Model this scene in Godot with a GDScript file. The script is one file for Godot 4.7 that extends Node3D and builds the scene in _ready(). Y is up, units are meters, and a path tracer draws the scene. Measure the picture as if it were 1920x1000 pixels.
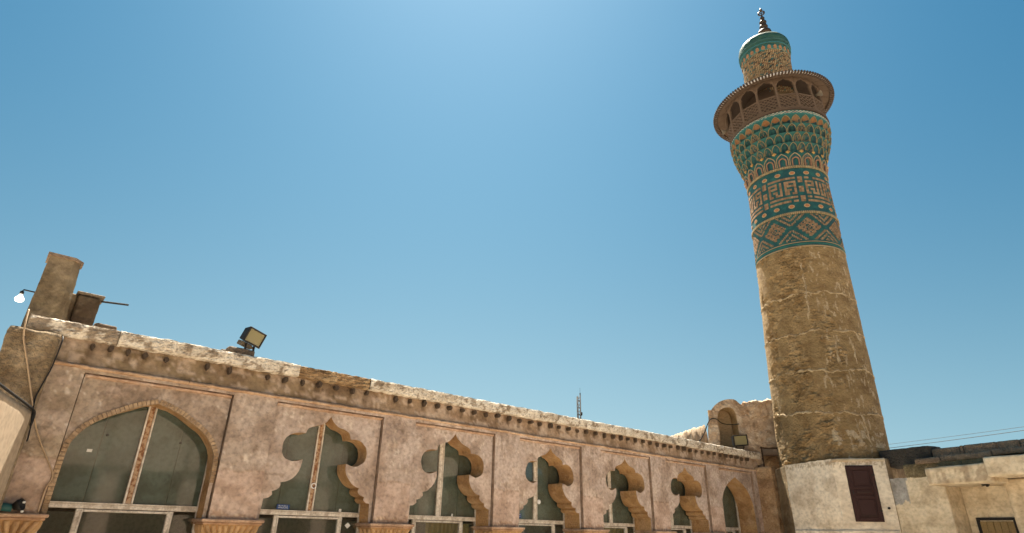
extends Node3D
# A courtyard corner: arcade on the left running to the right, minaret in the corner, low annex on the right.
# World: x runs along the arcade, z points from the arcade into the courtyard, y up, metres.

const EYE := 1.65

class MB:
	var st := SurfaceTool.new()
	var col := Color(1, 1, 1)
	func _init(smooth := false) -> void:
		st.begin(Mesh.PRIMITIVE_TRIANGLES)
		st.set_smooth_group(0 if smooth else -1)
	func v(p: Vector3) -> void:
		st.set_color(col)
		st.add_vertex(p)
	func tri(a: Vector3, b: Vector3, c: Vector3) -> void:
		v(a); v(c); v(b)
	func quad(a: Vector3, b: Vector3, c: Vector3, d: Vector3) -> void:
		tri(a, b, c); tri(a, c, d)
	func tri_out(a: Vector3, b: Vector3, c: Vector3, o: Vector3) -> void:
		if (b - a).cross(c - a).dot((a + b + c) / 3.0 - o) < 0.0: tri(a, c, b)
		else: tri(a, b, c)
	func quad_out(a: Vector3, b: Vector3, c: Vector3, d: Vector3, o: Vector3) -> void:
		tri_out(a, b, c, o); tri_out(a, c, d, o)
	func box(c: Vector3, s: Vector3, b := Basis.IDENTITY, bev := 0.0) -> void:
		var h := s / 2.0
		var e := minf(bev, minf(h.x, minf(h.y, h.z)) * 0.9)
		var P := func(sx: float, sy: float, sz: float, ax: int) -> Vector3:
			var q := Vector3(sx * h.x, sy * h.y, sz * h.z)
			if e > 0.0:
				for k in 3:
					if k != ax: q[k] -= signf(q[k]) * e
			return c + b * q
		for ax in 3:
			for s1: float in [-1.0, 1.0]:
				var q := []
				for m in [[-1, -1], [1, -1], [1, 1], [-1, 1]]:
					var w := [0.0, 0.0, 0.0]
					w[ax] = s1; w[(ax + 1) % 3] = float(m[0]); w[(ax + 2) % 3] = float(m[1])
					q.append(P.call(w[0], w[1], w[2], ax))
				quad_out(q[0], q[1], q[2], q[3], c)
		if e <= 0.0: return
		for ax in 3:
			var a1 := (ax + 1) % 3
			var a2 := (ax + 2) % 3
			for m in [[-1, -1], [1, -1], [1, 1], [-1, 1]]:
				var w := [0.0, 0.0, 0.0]
				w[a1] = float(m[0]); w[a2] = float(m[1])
				w[ax] = -1.0
				var q0: Vector3 = P.call(w[0], w[1], w[2], a1)
				var q1: Vector3 = P.call(w[0], w[1], w[2], a2)
				w[ax] = 1.0
				var q2: Vector3 = P.call(w[0], w[1], w[2], a2)
				var q3: Vector3 = P.call(w[0], w[1], w[2], a1)
				quad_out(q0, q1, q2, q3, c)
		for sx: float in [-1.0, 1.0]:
			for sy: float in [-1.0, 1.0]:
				for sz: float in [-1.0, 1.0]:
					tri_out(P.call(sx, sy, sz, 0), P.call(sx, sy, sz, 1), P.call(sx, sy, sz, 2), c)
	func bar(a: Vector3, b: Vector3, w: float, t: float, up := Vector3.UP) -> void:
		var d := (b - a).normalized()
		var u := up
		if absf(d.dot(u)) > 0.95: u = Vector3.RIGHT
		var x := d.cross(u).normalized()
		box((a + b) / 2.0, Vector3(w, t, (b - a).length()), Basis(x, d.cross(x), d))
	func grid(nu: int, nv: int, f: Callable, fc: Variant = null) -> void:
		var ps: Array[PackedVector3Array] = []
		var cs: Array[PackedColorArray] = []
		for j in nv + 1:
			var r := PackedVector3Array()
			var rc := PackedColorArray()
			for i in nu + 1:
				var p: Vector3 = f.call(float(i) / nu, float(j) / nv)
				r.append(p)
				rc.append(fc.call(p, float(i) / nu, float(j) / nv) if fc != null else col)
			ps.append(r); cs.append(rc)
		for j in nv:
			for i in nu:
				var k := [[i, j], [i + 1, j], [i + 1, j + 1], [i, j], [i + 1, j + 1], [i, j + 1]]
				for m in [0, 2, 1, 3, 5, 4]:
					st.set_color(cs[k[m][1]][k[m][0]])
					st.add_vertex(ps[k[m][1]][k[m][0]])
	func lathe(prof: Array, seg: int, at := Vector3.ZERO) -> void:
		for j in prof.size() - 1:
			for i in seg:
				var a0 := TAU * i / seg
				var a1 := TAU * ((i + 1) % seg) / seg
				var f := func(a: float, p: Vector2) -> Vector3: return at + Vector3(p.x * sin(a), p.y, p.x * cos(a))
				var q0: Vector3 = f.call(a0, prof[j])
				var q1: Vector3 = f.call(a1, prof[j])
				var q2: Vector3 = f.call(a1, prof[j + 1])
				var q3: Vector3 = f.call(a0, prof[j + 1])
				if prof[j].x > 1e-5: tri(q0, q1, q2)
				if prof[j + 1].x > 1e-5: tri(q0, q2, q3)
	func tube(pts: Array, r: float, seg := 8, closed := false) -> void:
		var rings := []
		var n := pts.size()
		var u := Vector3.UP
		for i in n:
			var d: Vector3
			if closed: d = (pts[(i + 1) % n] - pts[(i - 1 + n) % n]).normalized()
			else: d = (pts[mini(i + 1, n - 1)] - pts[maxi(i - 1, 0)]).normalized()
			if i == 0 and absf(d.dot(u)) > 0.9: u = Vector3.RIGHT
			var x := d.cross(u).normalized()
			u = x.cross(d).normalized()
			var ring := []
			for k in seg: ring.append(pts[i] + r * (x * cos(TAU * k / seg) + u * sin(TAU * k / seg)))
			rings.append(ring)
		for i in (n if closed else n - 1):
			var mid: Vector3 = (pts[i] + pts[(i + 1) % n]) / 2.0
			for k in seg:
				quad_out(rings[i][k], rings[i][(k + 1) % seg], rings[(i + 1) % n][(k + 1) % seg], rings[(i + 1) % n][k], mid)
		if not closed:
			for k in seg:
				tri_out(pts[0], rings[0][k], rings[0][(k + 1) % seg], pts[1])
				tri_out(pts[n - 1], rings[n - 1][k], rings[n - 1][(k + 1) % seg], pts[n - 2])
	func face(poly: PackedVector2Array, z: float, front := true) -> void:
		var ix := Geometry2D.triangulate_polygon(poly)
		for k in range(0, ix.size(), 3):
			var a := poly[ix[k]]
			var b := poly[ix[k + 1]]
			var c := poly[ix[k + 2]]
			if ((b - a).cross(c - a) < 0.0) == front:
				var t := b
				b = c; c = t
			tri(Vector3(a.x, a.y, z), Vector3(b.x, b.y, z), Vector3(c.x, c.y, z))
	func rim(poly: PackedVector2Array, z0: float, z1: float, closed := true) -> void:
		# poly counter-clockwise: walls face outwards
		for i in (poly.size() if closed else poly.size() - 1):
			var a := poly[i]
			var b := poly[(i + 1) % poly.size()]
			quad(Vector3(a.x, a.y, z0), Vector3(b.x, b.y, z0), Vector3(b.x, b.y, z1), Vector3(a.x, a.y, z1))
	func prism(poly: PackedVector2Array, z0: float, z1: float) -> void:
		face(poly, z1, true); face(poly, z0, false); rim(poly, z0, z1)
	func cut(poly: PackedVector2Array, cell: float, z: float, fc: Callable, fz: Variant = null) -> void:
		# the flat shape as many small faces, so that every vertex can carry its own colour
		var r := Rect2(poly[0], Vector2.ZERO)
		for p in poly: r = r.expand(p)
		var nx := int(ceil(r.size.x / cell))
		var ny := int(ceil(r.size.y / cell))
		for j in ny:
			for i in nx:
				var o := r.position + Vector2(i, j) * cell
				var sq := PackedVector2Array([o, o + Vector2(cell, 0), o + Vector2(cell, cell), o + Vector2(0, cell)])
				for part in Geometry2D.intersect_polygons(sq, poly):
					var ix := Geometry2D.triangulate_polygon(part)
					for k in range(0, ix.size(), 3):
						var a: Vector2 = part[ix[k]]
						var b: Vector2 = part[ix[k + 1]]
						var c: Vector2 = part[ix[k + 2]]
						if (b - a).cross(c - a) < 0.0:
							var t := b
							b = c; c = t
						for q: Vector2 in [a, c, b]:
							var p3 := Vector3(q.x, q.y, z + (fz.call(q) if fz != null else 0.0))
							st.set_color(fc.call(p3))
							st.add_vertex(p3)
	func done() -> ArrayMesh:
		st.generate_normals()
		return st.commit()

# ---------------------------------------------------------------- noise and colour
var N1 := FastNoiseLite.new()
var N2 := FastNoiseLite.new()
var N3 := FastNoiseLite.new()
var NR := FastNoiseLite.new()
var NC := FastNoiseLite.new()
var rng := RandomNumberGenerator.new()
var M := {}
var taken := {}

func setup_noise() -> void:
	rng.seed = 77
	var k := 0
	for n: FastNoiseLite in [N1, N2, N3]:
		n.noise_type = FastNoiseLite.TYPE_SIMPLEX_SMOOTH
		n.seed = 11 + k
		n.frequency = [0.55, 2.2, 9.0][k]
		n.fractal_type = FastNoiseLite.FRACTAL_FBM
		n.fractal_octaves = 4
		k += 1
	NC.noise_type = FastNoiseLite.TYPE_CELLULAR
	NC.seed = 5
	NC.frequency = 3.2
	NC.cellular_return_type = FastNoiseLite.RETURN_CELL_VALUE
	NC.domain_warp_enabled = true
	NC.domain_warp_amplitude = 0.25
	NC.domain_warp_frequency = 3.0
	NR.noise_type = FastNoiseLite.TYPE_SIMPLEX_SMOOTH
	NR.seed = 31
	NR.frequency = 2.6
	NR.fractal_type = FastNoiseLite.FRACTAL_RIDGED
	NR.fractal_octaves = 4

func sm(a: float, b: float, x: float) -> float:
	return smoothstep(a, b, x)

func worn(p: Vector3, base: Color, dark: Color, pale: Color, much := 1.0) -> Color:
	# plaster: broad tone patches, blotchy stains with an edge, small pale chips
	var a := N1.get_noise_3dv(p)
	var b := N2.get_noise_3dv(p)
	var c := N3.get_noise_3dv(p)
	var d := N2.get_noise_3dv(p * 0.6 + Vector3(40, 7, 13))
	var q := Vector3(p.x * 0.8, p.y * 1.5, p.z * 0.8)
	var e := N2.get_noise_3dv(q * 0.45 + Vector3(17, 3, 29))
	var r := base.lerp(dark, much * 0.60 * sm(-0.02, 0.42, a + 0.30 * e))
	r = r.lerp(pale, much * 0.50 * sm(0.02, 0.34, d + 0.25 * b - 0.25 * a))
	r = r.lerp(dark, much * 0.45 * sm(0.20, 0.32, e + 0.22 * c))
	r = r.lerp(pale, much * 0.60 * sm(0.44, 0.52, c + 0.55 * b))
	var f := 1.0 + 0.07 * c + 0.07 * b
	return Color(r.r * f, r.g * f, r.b * f)

func lin(r: float, g: float, b: float) -> Color:
	return Color(r, g, b)

func noise_tex(freq: float, oct: int, sd: int, ramp: Array, kind := 0, size := 512) -> NoiseTexture2D:
	var n := FastNoiseLite.new()
	n.seed = sd
	n.frequency = freq
	n.fractal_octaves = oct
	if kind == 1:
		n.fractal_type = FastNoiseLite.FRACTAL_RIDGED
		n.noise_type = FastNoiseLite.TYPE_SIMPLEX_SMOOTH
	elif kind == 2:
		n.noise_type = FastNoiseLite.TYPE_CELLULAR
		n.cellular_return_type = FastNoiseLite.RETURN_DISTANCE2_SUB
		n.fractal_type = FastNoiseLite.FRACTAL_FBM
		n.domain_warp_enabled = true
		n.domain_warp_amplitude = 25.0
	else:
		n.fractal_type = FastNoiseLite.FRACTAL_FBM
		n.noise_type = FastNoiseLite.TYPE_SIMPLEX_SMOOTH
	var t := NoiseTexture2D.new()
	t.width = size; t.height = size
	t.seamless = true
	t.noise = n
	if ramp.size() > 0:
		var g := Gradient.new()
		g.offsets = PackedFloat32Array(ramp[0])
		g.colors = PackedColorArray(ramp[1])
		t.color_ramp = g
	return t

func grey(x: float, a := 1.0) -> Color:
	return Color(x, x, x, a)

func surf(called: String, color: Color, opts := {}) -> StandardMaterial3D:
	# color is a linear base colour
	var m := StandardMaterial3D.new()
	m.resource_name = called
	m.albedo_color = color.linear_to_srgb()
	m.roughness = opts.get("rough", 0.9)
	m.metallic = opts.get("metal", 0.0)
	m.metallic_specular = opts.get("spec", 0.35)
	m.vertex_color_use_as_albedo = opts.get("vc", false)
	if opts.has("tex"):
		m.albedo_texture = opts.tex
		m.uv1_triplanar = true
		m.uv1_world_triplanar = true
	if opts.has("bump"):
		m.heightmap_enabled = true
		m.heightmap_texture = opts.bump
		m.heightmap_scale = opts.get("bump_cm", 1.0)
		m.uv1_triplanar = true
		m.uv1_world_triplanar = true
	m.uv1_scale = Vector3.ONE * opts.get("scale", 0.5)
	if opts.has("over"):
		m.detail_enabled = true
		m.detail_albedo = opts.over
		m.detail_blend_mode = opts.get("over_mode", BaseMaterial3D.BLEND_MODE_MUL)
		m.detail_uv_layer = BaseMaterial3D.DETAIL_UV_2
		m.uv2_triplanar = true
		m.uv2_world_triplanar = true
		m.uv2_scale = Vector3.ONE * opts.get("over_scale", 0.137)
	M[called] = m
	return m

func setup_materials() -> void:
	var grain := noise_tex(0.03, 6, 3, [[0.0, 0.35, 0.6, 1.0], [grey(0.80), grey(0.92), grey(0.98), grey(1.0)]])
	var blotch := noise_tex(0.012, 5, 9, [[0.0, 0.40, 0.55, 1.0], [Color(0.80, 0.77, 0.74), Color(0.92, 0.905, 0.89), Color(1, 1, 1), Color(1, 1, 1)]])
	var lumps := noise_tex(0.008, 8, 21, [], 0, 1024)
	(lumps.noise as FastNoiseLite).fractal_gain = 0.58
	var chips := noise_tex(0.03, 3, 5, [], 2)
	var fine := noise_tex(0.06, 4, 14, [])
	var streak := noise_tex(0.02, 4, 40, [[0.0, 0.5, 1.0], [grey(0.7), grey(0.9), grey(1.0)]], 1)
	surf("plaster", Color(1, 1, 1), {"vc": true, "tex": grain, "bump": lumps, "bump_cm": 2.0, "scale": 0.62, "over": blotch, "over_scale": 0.21, "rough": 0.93})
	surf("ochre_plaster", Color(1, 1, 1), {"vc": true, "tex": grain, "bump": lumps, "bump_cm": 2.0, "scale": 0.8, "over": blotch, "over_scale": 0.4, "rough": 0.9})
	surf("flaking", Color(1, 1, 1), {"vc": true, "tex": grain, "bump": chips, "bump_cm": 2.0, "scale": 1.3, "over": blotch, "over_scale": 0.6, "rough": 0.93})
	surf("mud", Color(1, 1, 1), {"vc": true, "tex": grain, "bump": lumps, "bump_cm": 4.0, "scale": 0.9, "over": blotch, "over_scale": 0.31, "rough": 0.95})
	surf("limewash", Color(1, 1, 1), {"vc": true, "tex": grain, "bump": lumps, "bump_cm": 1.5, "scale": 0.5, "over": blotch, "over_scale": 0.23, "rough": 0.9})
	surf("render_coat", Color(1, 1, 1), {"vc": true, "tex": grain, "scale": 0.5, "rough": 0.95})
	surf("glaze", Color(1, 1, 1), {"vc": true, "tex": grain, "bump": fine, "bump_cm": 1.0, "scale": 1.4, "rough": 0.62, "spec": 0.4})
	surf("brick", Color(1, 1, 1), {"vc": true, "tex": grain, "bump": fine, "bump_cm": 1.5, "scale": 1.9, "rough": 0.9})
	surf("dark_stone", Color(1, 1, 1), {"vc": true, "tex": grain, "bump": lumps, "bump_cm": 5.0, "scale": 1.2, "rough": 0.95})
	surf("old_wood", Color(0.065, 0.042, 0.028), {"tex": streak, "bump": fine, "bump_cm": 1.0, "scale": 1.6, "rough": 0.8})
	surf("grey_wood", Color(0.125, 0.083, 0.055), {"tex": streak, "bump": fine, "bump_cm": 1.0, "scale": 1.5, "rough": 0.85})
	surf("stub_wood", Color(0.10, 0.068, 0.045), {"tex": grain, "bump": fine, "bump_cm": 2.0, "scale": 2.0, "rough": 0.95})
	surf("maroon_paint", Color(0.038, 0.013, 0.010), {"tex": grain, "bump": fine, "bump_cm": 0.6, "scale": 1.2, "rough": 0.55})
	surf("frame_paint", Color(0.66, 0.585, 0.49), {"tex": grain, "over": blotch, "over_scale": 0.9, "scale": 1.4, "rough": 0.6})
	surf("rust", Color(0.50, 0.42, 0.33), {"tex": noise_tex(0.02, 5, 55, [[0.0, 0.42, 0.52, 1.0], [Color(0.55, 0.38, 0.28), Color(0.68, 0.52, 0.40), Color(0.86, 0.76, 0.66), Color(0.95, 0.88, 0.8)]]), "scale": 1.1, "rough": 0.85})
	surf("painted_board", Color(0.165, 0.215, 0.172), {"tex": grain, "over": blotch, "over_scale": 0.3, "scale": 0.7, "rough": 0.6})
	surf("room", Color(0.26, 0.205, 0.145), {"tex": grain, "scale": 0.6})
	surf("carpet", Color(0.11, 0.035, 0.03), {"tex": grain, "scale": 1.5, "rough": 1.0})
	surf("curtain", Color(0.30, 0.22, 0.07), {"tex": grain, "scale": 2.0, "rough": 0.95})
	surf("white_fleck", Color(0.62, 0.60, 0.55), {"rough": 0.6})
	surf("sign_blue", Color(0.012, 0.05, 0.16), {"rough": 0.4})
	surf("iron", Color(0.03, 0.027, 0.025), {"tex": grain, "scale": 2.2, "rough": 0.6, "metal": 0.4})
	surf("steel", Color(0.16, 0.165, 0.17), {"tex": grain, "scale": 2.2, "rough": 0.55, "metal": 0.5})
	surf("lamp_grey", Color(0.13, 0.105, 0.075), {"tex": grain, "scale": 2.5, "rough": 0.7})
	surf("black_cable", Color(0.012, 0.011, 0.010), {"rough": 0.6})
	surf("beige_cable", Color(0.36, 0.25, 0.15), {"rough": 0.7})
	surf("teal_plastic", Color(0.02, 0.075, 0.07), {"rough": 0.5})
	surf("concrete", Color(0.21, 0.165, 0.12), {"tex": grain, "bump": lumps, "bump_cm": 3.0, "scale": 1.3, "rough": 0.95})
	surf("bronze", Color(0.055, 0.038, 0.026), {"tex": grain, "scale": 3.0, "rough": 0.5, "metal": 0.5})
	surf("paint_white", Color(0.78, 0.76, 0.74), {"tex": grain, "scale": 2.0, "rough": 0.7})
	surf("paving", Color(0.56, 0.495, 0.415), {"tex": grain, "bump": lumps, "bump_cm": 1.0, "scale": 0.35, "over": blotch, "over_scale": 0.05, "rough": 0.9})
	var g := surf("glass", Color(0.06, 0.072, 0.05), {"rough": 0.05, "spec": 0.5})
	g.transparency = BaseMaterial3D.TRANSPARENCY_ALPHA
	g.albedo_color.a = 0.22
	var g2 := surf("lamp_glass", Color(0.19, 0.165, 0.085), {"rough": 0.2, "spec": 0.5})
	g2.albedo_color.a = 1.0
	var b := surf("bulb_glass", Color(0.85, 0.84, 0.80), {"rough": 0.25})
	b.emission_enabled = true
	b.emission = Color(1.0, 0.97, 0.88)
	b.emission_energy_multiplier = 0.55

# ---------------------------------------------------------------- scene nodes
func numbered(called: String) -> String:
	var n: int = taken.get(called, 0)
	taken[called] = n + 1
	return called if n == 0 else "%s_%03d" % [called, n]

func tag(o: Node3D, label: String, category: String, group := "", kind := "") -> Node3D:
	if label != "": o.set_meta("label", label)
	if category != "": o.set_meta("category", category)
	if group != "": o.set_meta("group", group)
	if kind != "": o.set_meta("kind", kind)
	return o

func thing(called: String, at: Vector3, label: String, category: String, group := "") -> Node3D:
	var o := Node3D.new()
	o.name = numbered(called)
	o.position = at
	add_child(o)
	return tag(o, label, category, group)

func part(called: String, mesh: Mesh, mat: String, parent: Node3D, xf := Transform3D.IDENTITY) -> MeshInstance3D:
	var o := MeshInstance3D.new()
	o.name = called
	o.mesh = mesh
	o.material_override = M[mat]
	o.transform = xf
	parent.add_child(o, true)
	return o

func group_part(called: String, parent: Node3D, at := Vector3.ZERO) -> Node3D:
	var o := Node3D.new()
	o.name = called
	o.position = at
	parent.add_child(o, true)
	return o

func boxmesh(s: Vector3, bev := 0.0) -> ArrayMesh:
	var m := MB.new()
	m.box(Vector3.ZERO, s, Basis.IDENTITY, bev)
	return m.done()

func at(x: float, y: float, z: float) -> Transform3D:
	return Transform3D(Basis.IDENTITY, Vector3(x, y, z))

func smooth_line(pts: Array, per := 6) -> Array:
	var out := []
	var n := pts.size()
	for i in n - 1:
		var p0 = pts[maxi(i - 1, 0)]
		var p1 = pts[i]
		var p2 = pts[i + 1]
		var p3 = pts[mini(i + 2, n - 1)]
		for k in per:
			var t := float(k) / per
			out.append(0.5 * ((2.0 * p1) + (p2 - p0) * t + (2.0 * p0 - 5.0 * p1 + 4.0 * p2 - p3) * t * t + (3.0 * p1 - p0 - 3.0 * p2 + p3) * t * t * t))
	out.append(pts[n - 1])
	return out

# a rough block: a box whose faces are finely divided, with worn edges and stained colours
func rough_block(lo: Vector3, hi: Vector3, cell: float, amp: float, fc: Callable, b := Transform3D.IDENTITY, sag := 0.0) -> ArrayMesh:
	var m := MB.new(true)
	var c := (lo + hi) / 2.0
	var h := (hi - lo) / 2.0
	var bend := func(q: Vector3) -> Vector3:
		# q on the box surface, -h..h: round the edges a little and push by noise
		var e := minf(0.035, minf(h.x, minf(h.y, h.z)) * 0.5)
		var inner := Vector3(clampf(q.x, -h.x + e, h.x - e), clampf(q.y, -h.y + e, h.y - e), clampf(q.z, -h.z + e, h.z - e))
		var d := q - inner
		if d.length() > e: d = d.normalized() * e
		var p := b * (c + inner + d)
		var n := d.normalized()
		var k := N2.get_noise_3dv(p * 1.3) + 0.5 * N3.get_noise_3dv(p)
		p += (b.basis * n) * amp * k
		p.y += sag * N1.get_noise_3dv(p * 1.5) * (1.0 if q.y > 0.0 else 0.0)
		return p
	for ax in 3:
		var a1 := (ax + 1) % 3
		var a2 := (ax + 2) % 3
		for s: float in [-1.0, 1.0]:
			var f := func(u: float, v: float) -> Vector3:
				var q := Vector3.ZERO
				q[ax] = s * h[ax]
				q[a1] = (2.0 * u - 1.0) * h[a1] * s
				q[a2] = (2.0 * v - 1.0) * h[a2]
				return bend.call(q)
			m.grid(maxi(2, int(2.0 * h[a1] / cell)), maxi(2, int(2.0 * h[a2] / cell)), f, func(p: Vector3, _u: float, _v: float) -> Color: return fc.call(p))
	return m.done()

func _ready() -> void:
	# ---------- camera
	var cam := Camera3D.new()
	cam.name = "camera"
	cam.transform = Transform3D(Basis(Vector3(0.75221, 0.019347, 0.658639), Vector3(-0.285405, 0.910505, 0.299207), Vector3(-0.593906, -0.413045, 0.690413)).orthonormalized(), Vector3(0, EYE, 11))
	cam.fov = 49.04
	cam.near = 0.05
	cam.far = 2000.0
	add_child(cam)
	cam.current = true
	# ---------- sky, sun, exposure
	var saz := deg_to_rad(34.0)
	var sel := deg_to_rad(68.0)
	var sdir := Vector3(sin(saz) * cos(sel), sin(sel), -cos(saz) * cos(sel))
	var sky := PanoramaSkyMaterial.new()
	sky.panorama = clear_sky(sdir)
	var env := Environment.new()
	env.background_mode = Environment.BG_SKY
	env.sky = Sky.new()
	env.sky.sky_material = sky
	env.tonemap_mode = Environment.TONE_MAPPER_LINEAR
	env.tonemap_exposure = 4.35
	env.sdfgi_enabled = true
	env.ssao_enabled = true
	env.ssil_enabled = true
	var we := WorldEnvironment.new()
	we.name = "environment"
	we.environment = env
	add_child(we)
	var sun := DirectionalLight3D.new()
	sun.name = "sun"
	sun.light_energy = 1.6
	sun.light_color = Color(1.0, 0.965, 0.90)
	sun.light_angular_distance = 0.5
	sun.shadow_enabled = true
	sun.basis = Basis.looking_at(-sdir, Vector3.UP)
	add_child(sun)
	setup_noise()
	setup_materials()
	# ---------- structure
	var gm := PlaneMesh.new()
	gm.size = Vector2(1600, 1600)
	var ground := part("ground", gm, "paving", self)
	tag(ground, "pale sunlit courtyard paving", "", "", "structure")
	build_arcade()
	build_left_wall()
	build_plinth()
	build_annex()
	build_minaret()
	build_kiosk()
	build_wing()
	# ---------- smaller things
	build_roof_things()
	build_cables()
	build_mast()

func clear_sky(sdir: Vector3) -> ImageTexture:
	# hazy clear sky: deep cyan blue overhead, milky towards the horizon, a wide soft aureole round the sun
	var w := 512
	var h := 256
	var saz := atan2(sdir.x, -sdir.z)
	var im := Image.create_empty(w, h, false, Image.FORMAT_RGBAF)
	var zen := Vector3(0.076, 0.331, 0.564) / 4.35
	var hor := Vector3(0.595, 0.817, 0.827) / 4.35
	var aur := Vector3(0.597, 0.611, 0.611) / 4.35
	for j in h:
		var el := PI / 2.0 - PI * (j + 0.5) / h
		var y := sin(el)
		for i in w:
			var az := TAU * (i + 0.5) / w
			var d := Vector3(sin(az) * cos(el), y, -cos(az) * cos(el))
			var c := zen.lerp(hor, pow(1.0 - maxf(y, 0.0), 3.0))
			c += aur * exp(-rad_to_deg(acos(clampf(d.dot(sdir), -1.0, 1.0))) / 20.0)
			# hazy air is brighter towards the sun than away from it, less so near the zenith
			var side := pow((1.0 + cos(az - saz)) / 2.0, 6.0)
			side = lerpf(side, 0.55, sm(0.8, 1.0, y))
			side = lerpf(side, 1.0, 0.62 * pow(1.0 - maxf(y, 0.0), 3.0))
			c *= Vector3(0.25, 0.50, 0.64).lerp(Vector3.ONE, side)
			if y < 0.0: c = Vector3(0.11, 0.10, 0.085)
			im.set_pixel(i, j, Color(c.x, c.y, c.z))
	return ImageTexture.create_from_image(im)

# ---------------------------------------------------------------- arcade
const BAY0 := 1.97
const BAY := 2.99
const NB := 7
const DEEP := [0.42, 0.44, 0.54, 0.60, 0.66, 0.70, 0.70]   # how far back the glazing of each bay stands
const XL := 0.42      # left end of the arcade front
const XR := 21.55     # right end

var PINK := Color(0.49, 0.385, 0.32)
var BROWN := Color(0.33, 0.235, 0.165)
var PALE := Color(0.60, 0.485, 0.40)
var OCHRE := Color(0.50, 0.30, 0.135)

func wall_color(p: Vector3) -> Color:
	# the left end of the arcade carries older brown plaster, the rest a pinker coat
	var k := sm(5.5, 0.5, p.x + 1.6 * N1.get_noise_3dv(p * 0.8) + 0.5 * N2.get_noise_3dv(p))
	var base := PINK.lerp(Color(0.365, 0.28, 0.195), 0.85 * k)
	var c := worn(p, base, BROWN.lerp(base, 0.25), PALE.lerp(Color(0.46, 0.35, 0.22), 0.8 * k), 0.7)
	# repaired patches with an edge, and rain runs under the string course, different in every bay
	var patch := N2.get_noise_3d(p.x * 0.33 + 31.0, p.y * 0.5, 2.0) + 0.12 * N3.get_noise_3dv(p)
	if patch > 0.20: c = c.lerp(Color(0.57, 0.435, 0.345), 0.45)
	if absf(patch - 0.20) < 0.012: c = c.lerp(BROWN, 0.4)
	var reach := EYE + 1.95 - 0.9 * maxf(0.0, N2.get_noise_2d(p.x * 0.9, 44.0))
	if p.y > reach and N3.get_noise_2d(p.x * 1.1, p.y * 0.12) + 0.4 * N2.get_noise_2d(p.x, p.y) > 0.10: c = c.lerp(Color(0.30, 0.22, 0.16), 0.42)
	# hair cracks, only here and there
	if NR.get_noise_3d(p.x * 0.30 + 7.0, p.y * 0.42, 12.0) > 0.80 and N1.get_noise_2d(p.x * 0.7, p.y * 0.7) > -0.05: c = c.lerp(Color(0.22, 0.15, 0.10), 0.55)
	# peeled lime flakes
	if N3.get_noise_3d(p.x * 0.9, p.y * 0.55, 70.0) + 0.5 * N2.get_noise_3d(p.x * 0.5, p.y * 0.5, 50.0) > 0.52: c = c.lerp(Color(0.66, 0.55, 0.44), 0.7)
	return c

func pilaster_color(p: Vector3) -> Color:
	# lower part patched with a newer, pinker coat that ends in a wavy line
	var c := wall_color(p)
	var line := EYE + 0.86 + 0.05 * N2.get_noise_3dv(Vector3(p.x * 1.2, 0, 3)) - 0.12 * pow(fposmod(p.x - BAY0 - 0.5 * BAY, BAY) - 0.0, 0.0) * 0.0
	var edge := line + 0.03 * N3.get_noise_3dv(p)
	if p.y < edge: c = c.lerp(Color(0.54, 0.385, 0.30), 0.6)
	if absf(p.y - edge) < 0.012: c = c.lerp(Color(0.30, 0.20, 0.13), 0.6)
	# salt-eaten foot of the shaft
	var foot := EYE + 0.19 + 0.10 * N2.get_noise_3dv(p * 1.7)
	if p.y < foot: c = c.lerp(Color(0.36, 0.215, 0.13), 0.6)
	if p.y < foot and N3.get_noise_3dv(p * 1.5) > 0.22: c = c.lerp(Color(0.66, 0.50, 0.36), 0.8)
	return c

func ochre_color(p: Vector3) -> Color:
	return worn(p, OCHRE, Color(0.34, 0.19, 0.09), Color(0.55, 0.38, 0.22), 0.8)

func half_profile(kind: int) -> PackedVector2Array:
	var out := []
	if kind == 0:
		var segs := [
			[Vector2(0, 1.97), Vector2(0.06, 1.885), Vector2(0.17, 1.80), Vector2(0.32, 1.745), Vector2(0.43, 1.69), Vector2(0.46, 1.60)],
			[Vector2(0.46, 1.60), Vector2(0.60, 1.60), Vector2(0.73, 1.555), Vector2(0.82, 1.455), Vector2(0.85, 1.33), Vector2(0.82, 1.20), Vector2(0.73, 1.12), Vector2(0.60, 1.09), Vector2(0.44, 1.14)],
			[Vector2(0.44, 1.14), Vector2(0.44, 1.02), Vector2(0.50, 0.88), Vector2(0.62, 0.77), Vector2(0.77, 0.715)],
			[Vector2(0.77, 0.715), Vector2(0.755, 0.66), Vector2(0.80, 0.60), Vector2(0.90, 0.565)],
			[Vector2(0.90, 0.565), Vector2(0.89, 0.515), Vector2(0.95, 0.465), Vector2(1.03, 0.445)],
			[Vector2(1.03, 0.445), Vector2(1.04, 0.10)]]
		for s in segs:
			var l := smooth_line(s, 5 if s.size() > 2 else 1)
			l.pop_back()
			out.append_array(l)
		out.append(Vector2(1.04, 0.10))
	elif kind == 1:
		out = smooth_line([Vector2(0, 1.80), Vector2(0.20, 1.735), Vector2(0.42, 1.635), Vector2(0.78, 1.41), Vector2(0.97, 1.17), Vector2(1.03, 0.92), Vector2(1.03, 0.10)], 5)
	else:
		out = smooth_line([Vector2(0, 1.85), Vector2(0.25, 1.76), Vector2(0.52, 1.62), Vector2(0.85, 1.32), Vector2(1.03, 0.95), Vector2(1.06, 0.50), Vector2(1.06, 0.10)], 5)
	return PackedVector2Array(out)

func uneven(p: Vector2) -> Vector2:
	return p + 0.022 * Vector2(N2.get_noise_2d(p.x * 0.9, p.y * 0.9), N2.get_noise_2d(p.x * 0.9 + 50.0, p.y * 0.9) * sm(EYE + 0.1, EYE + 0.3, p.y)) + 0.006 * Vector2(N3.get_noise_2d(p.x * 2.0, p.y * 2.0), 0)

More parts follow.
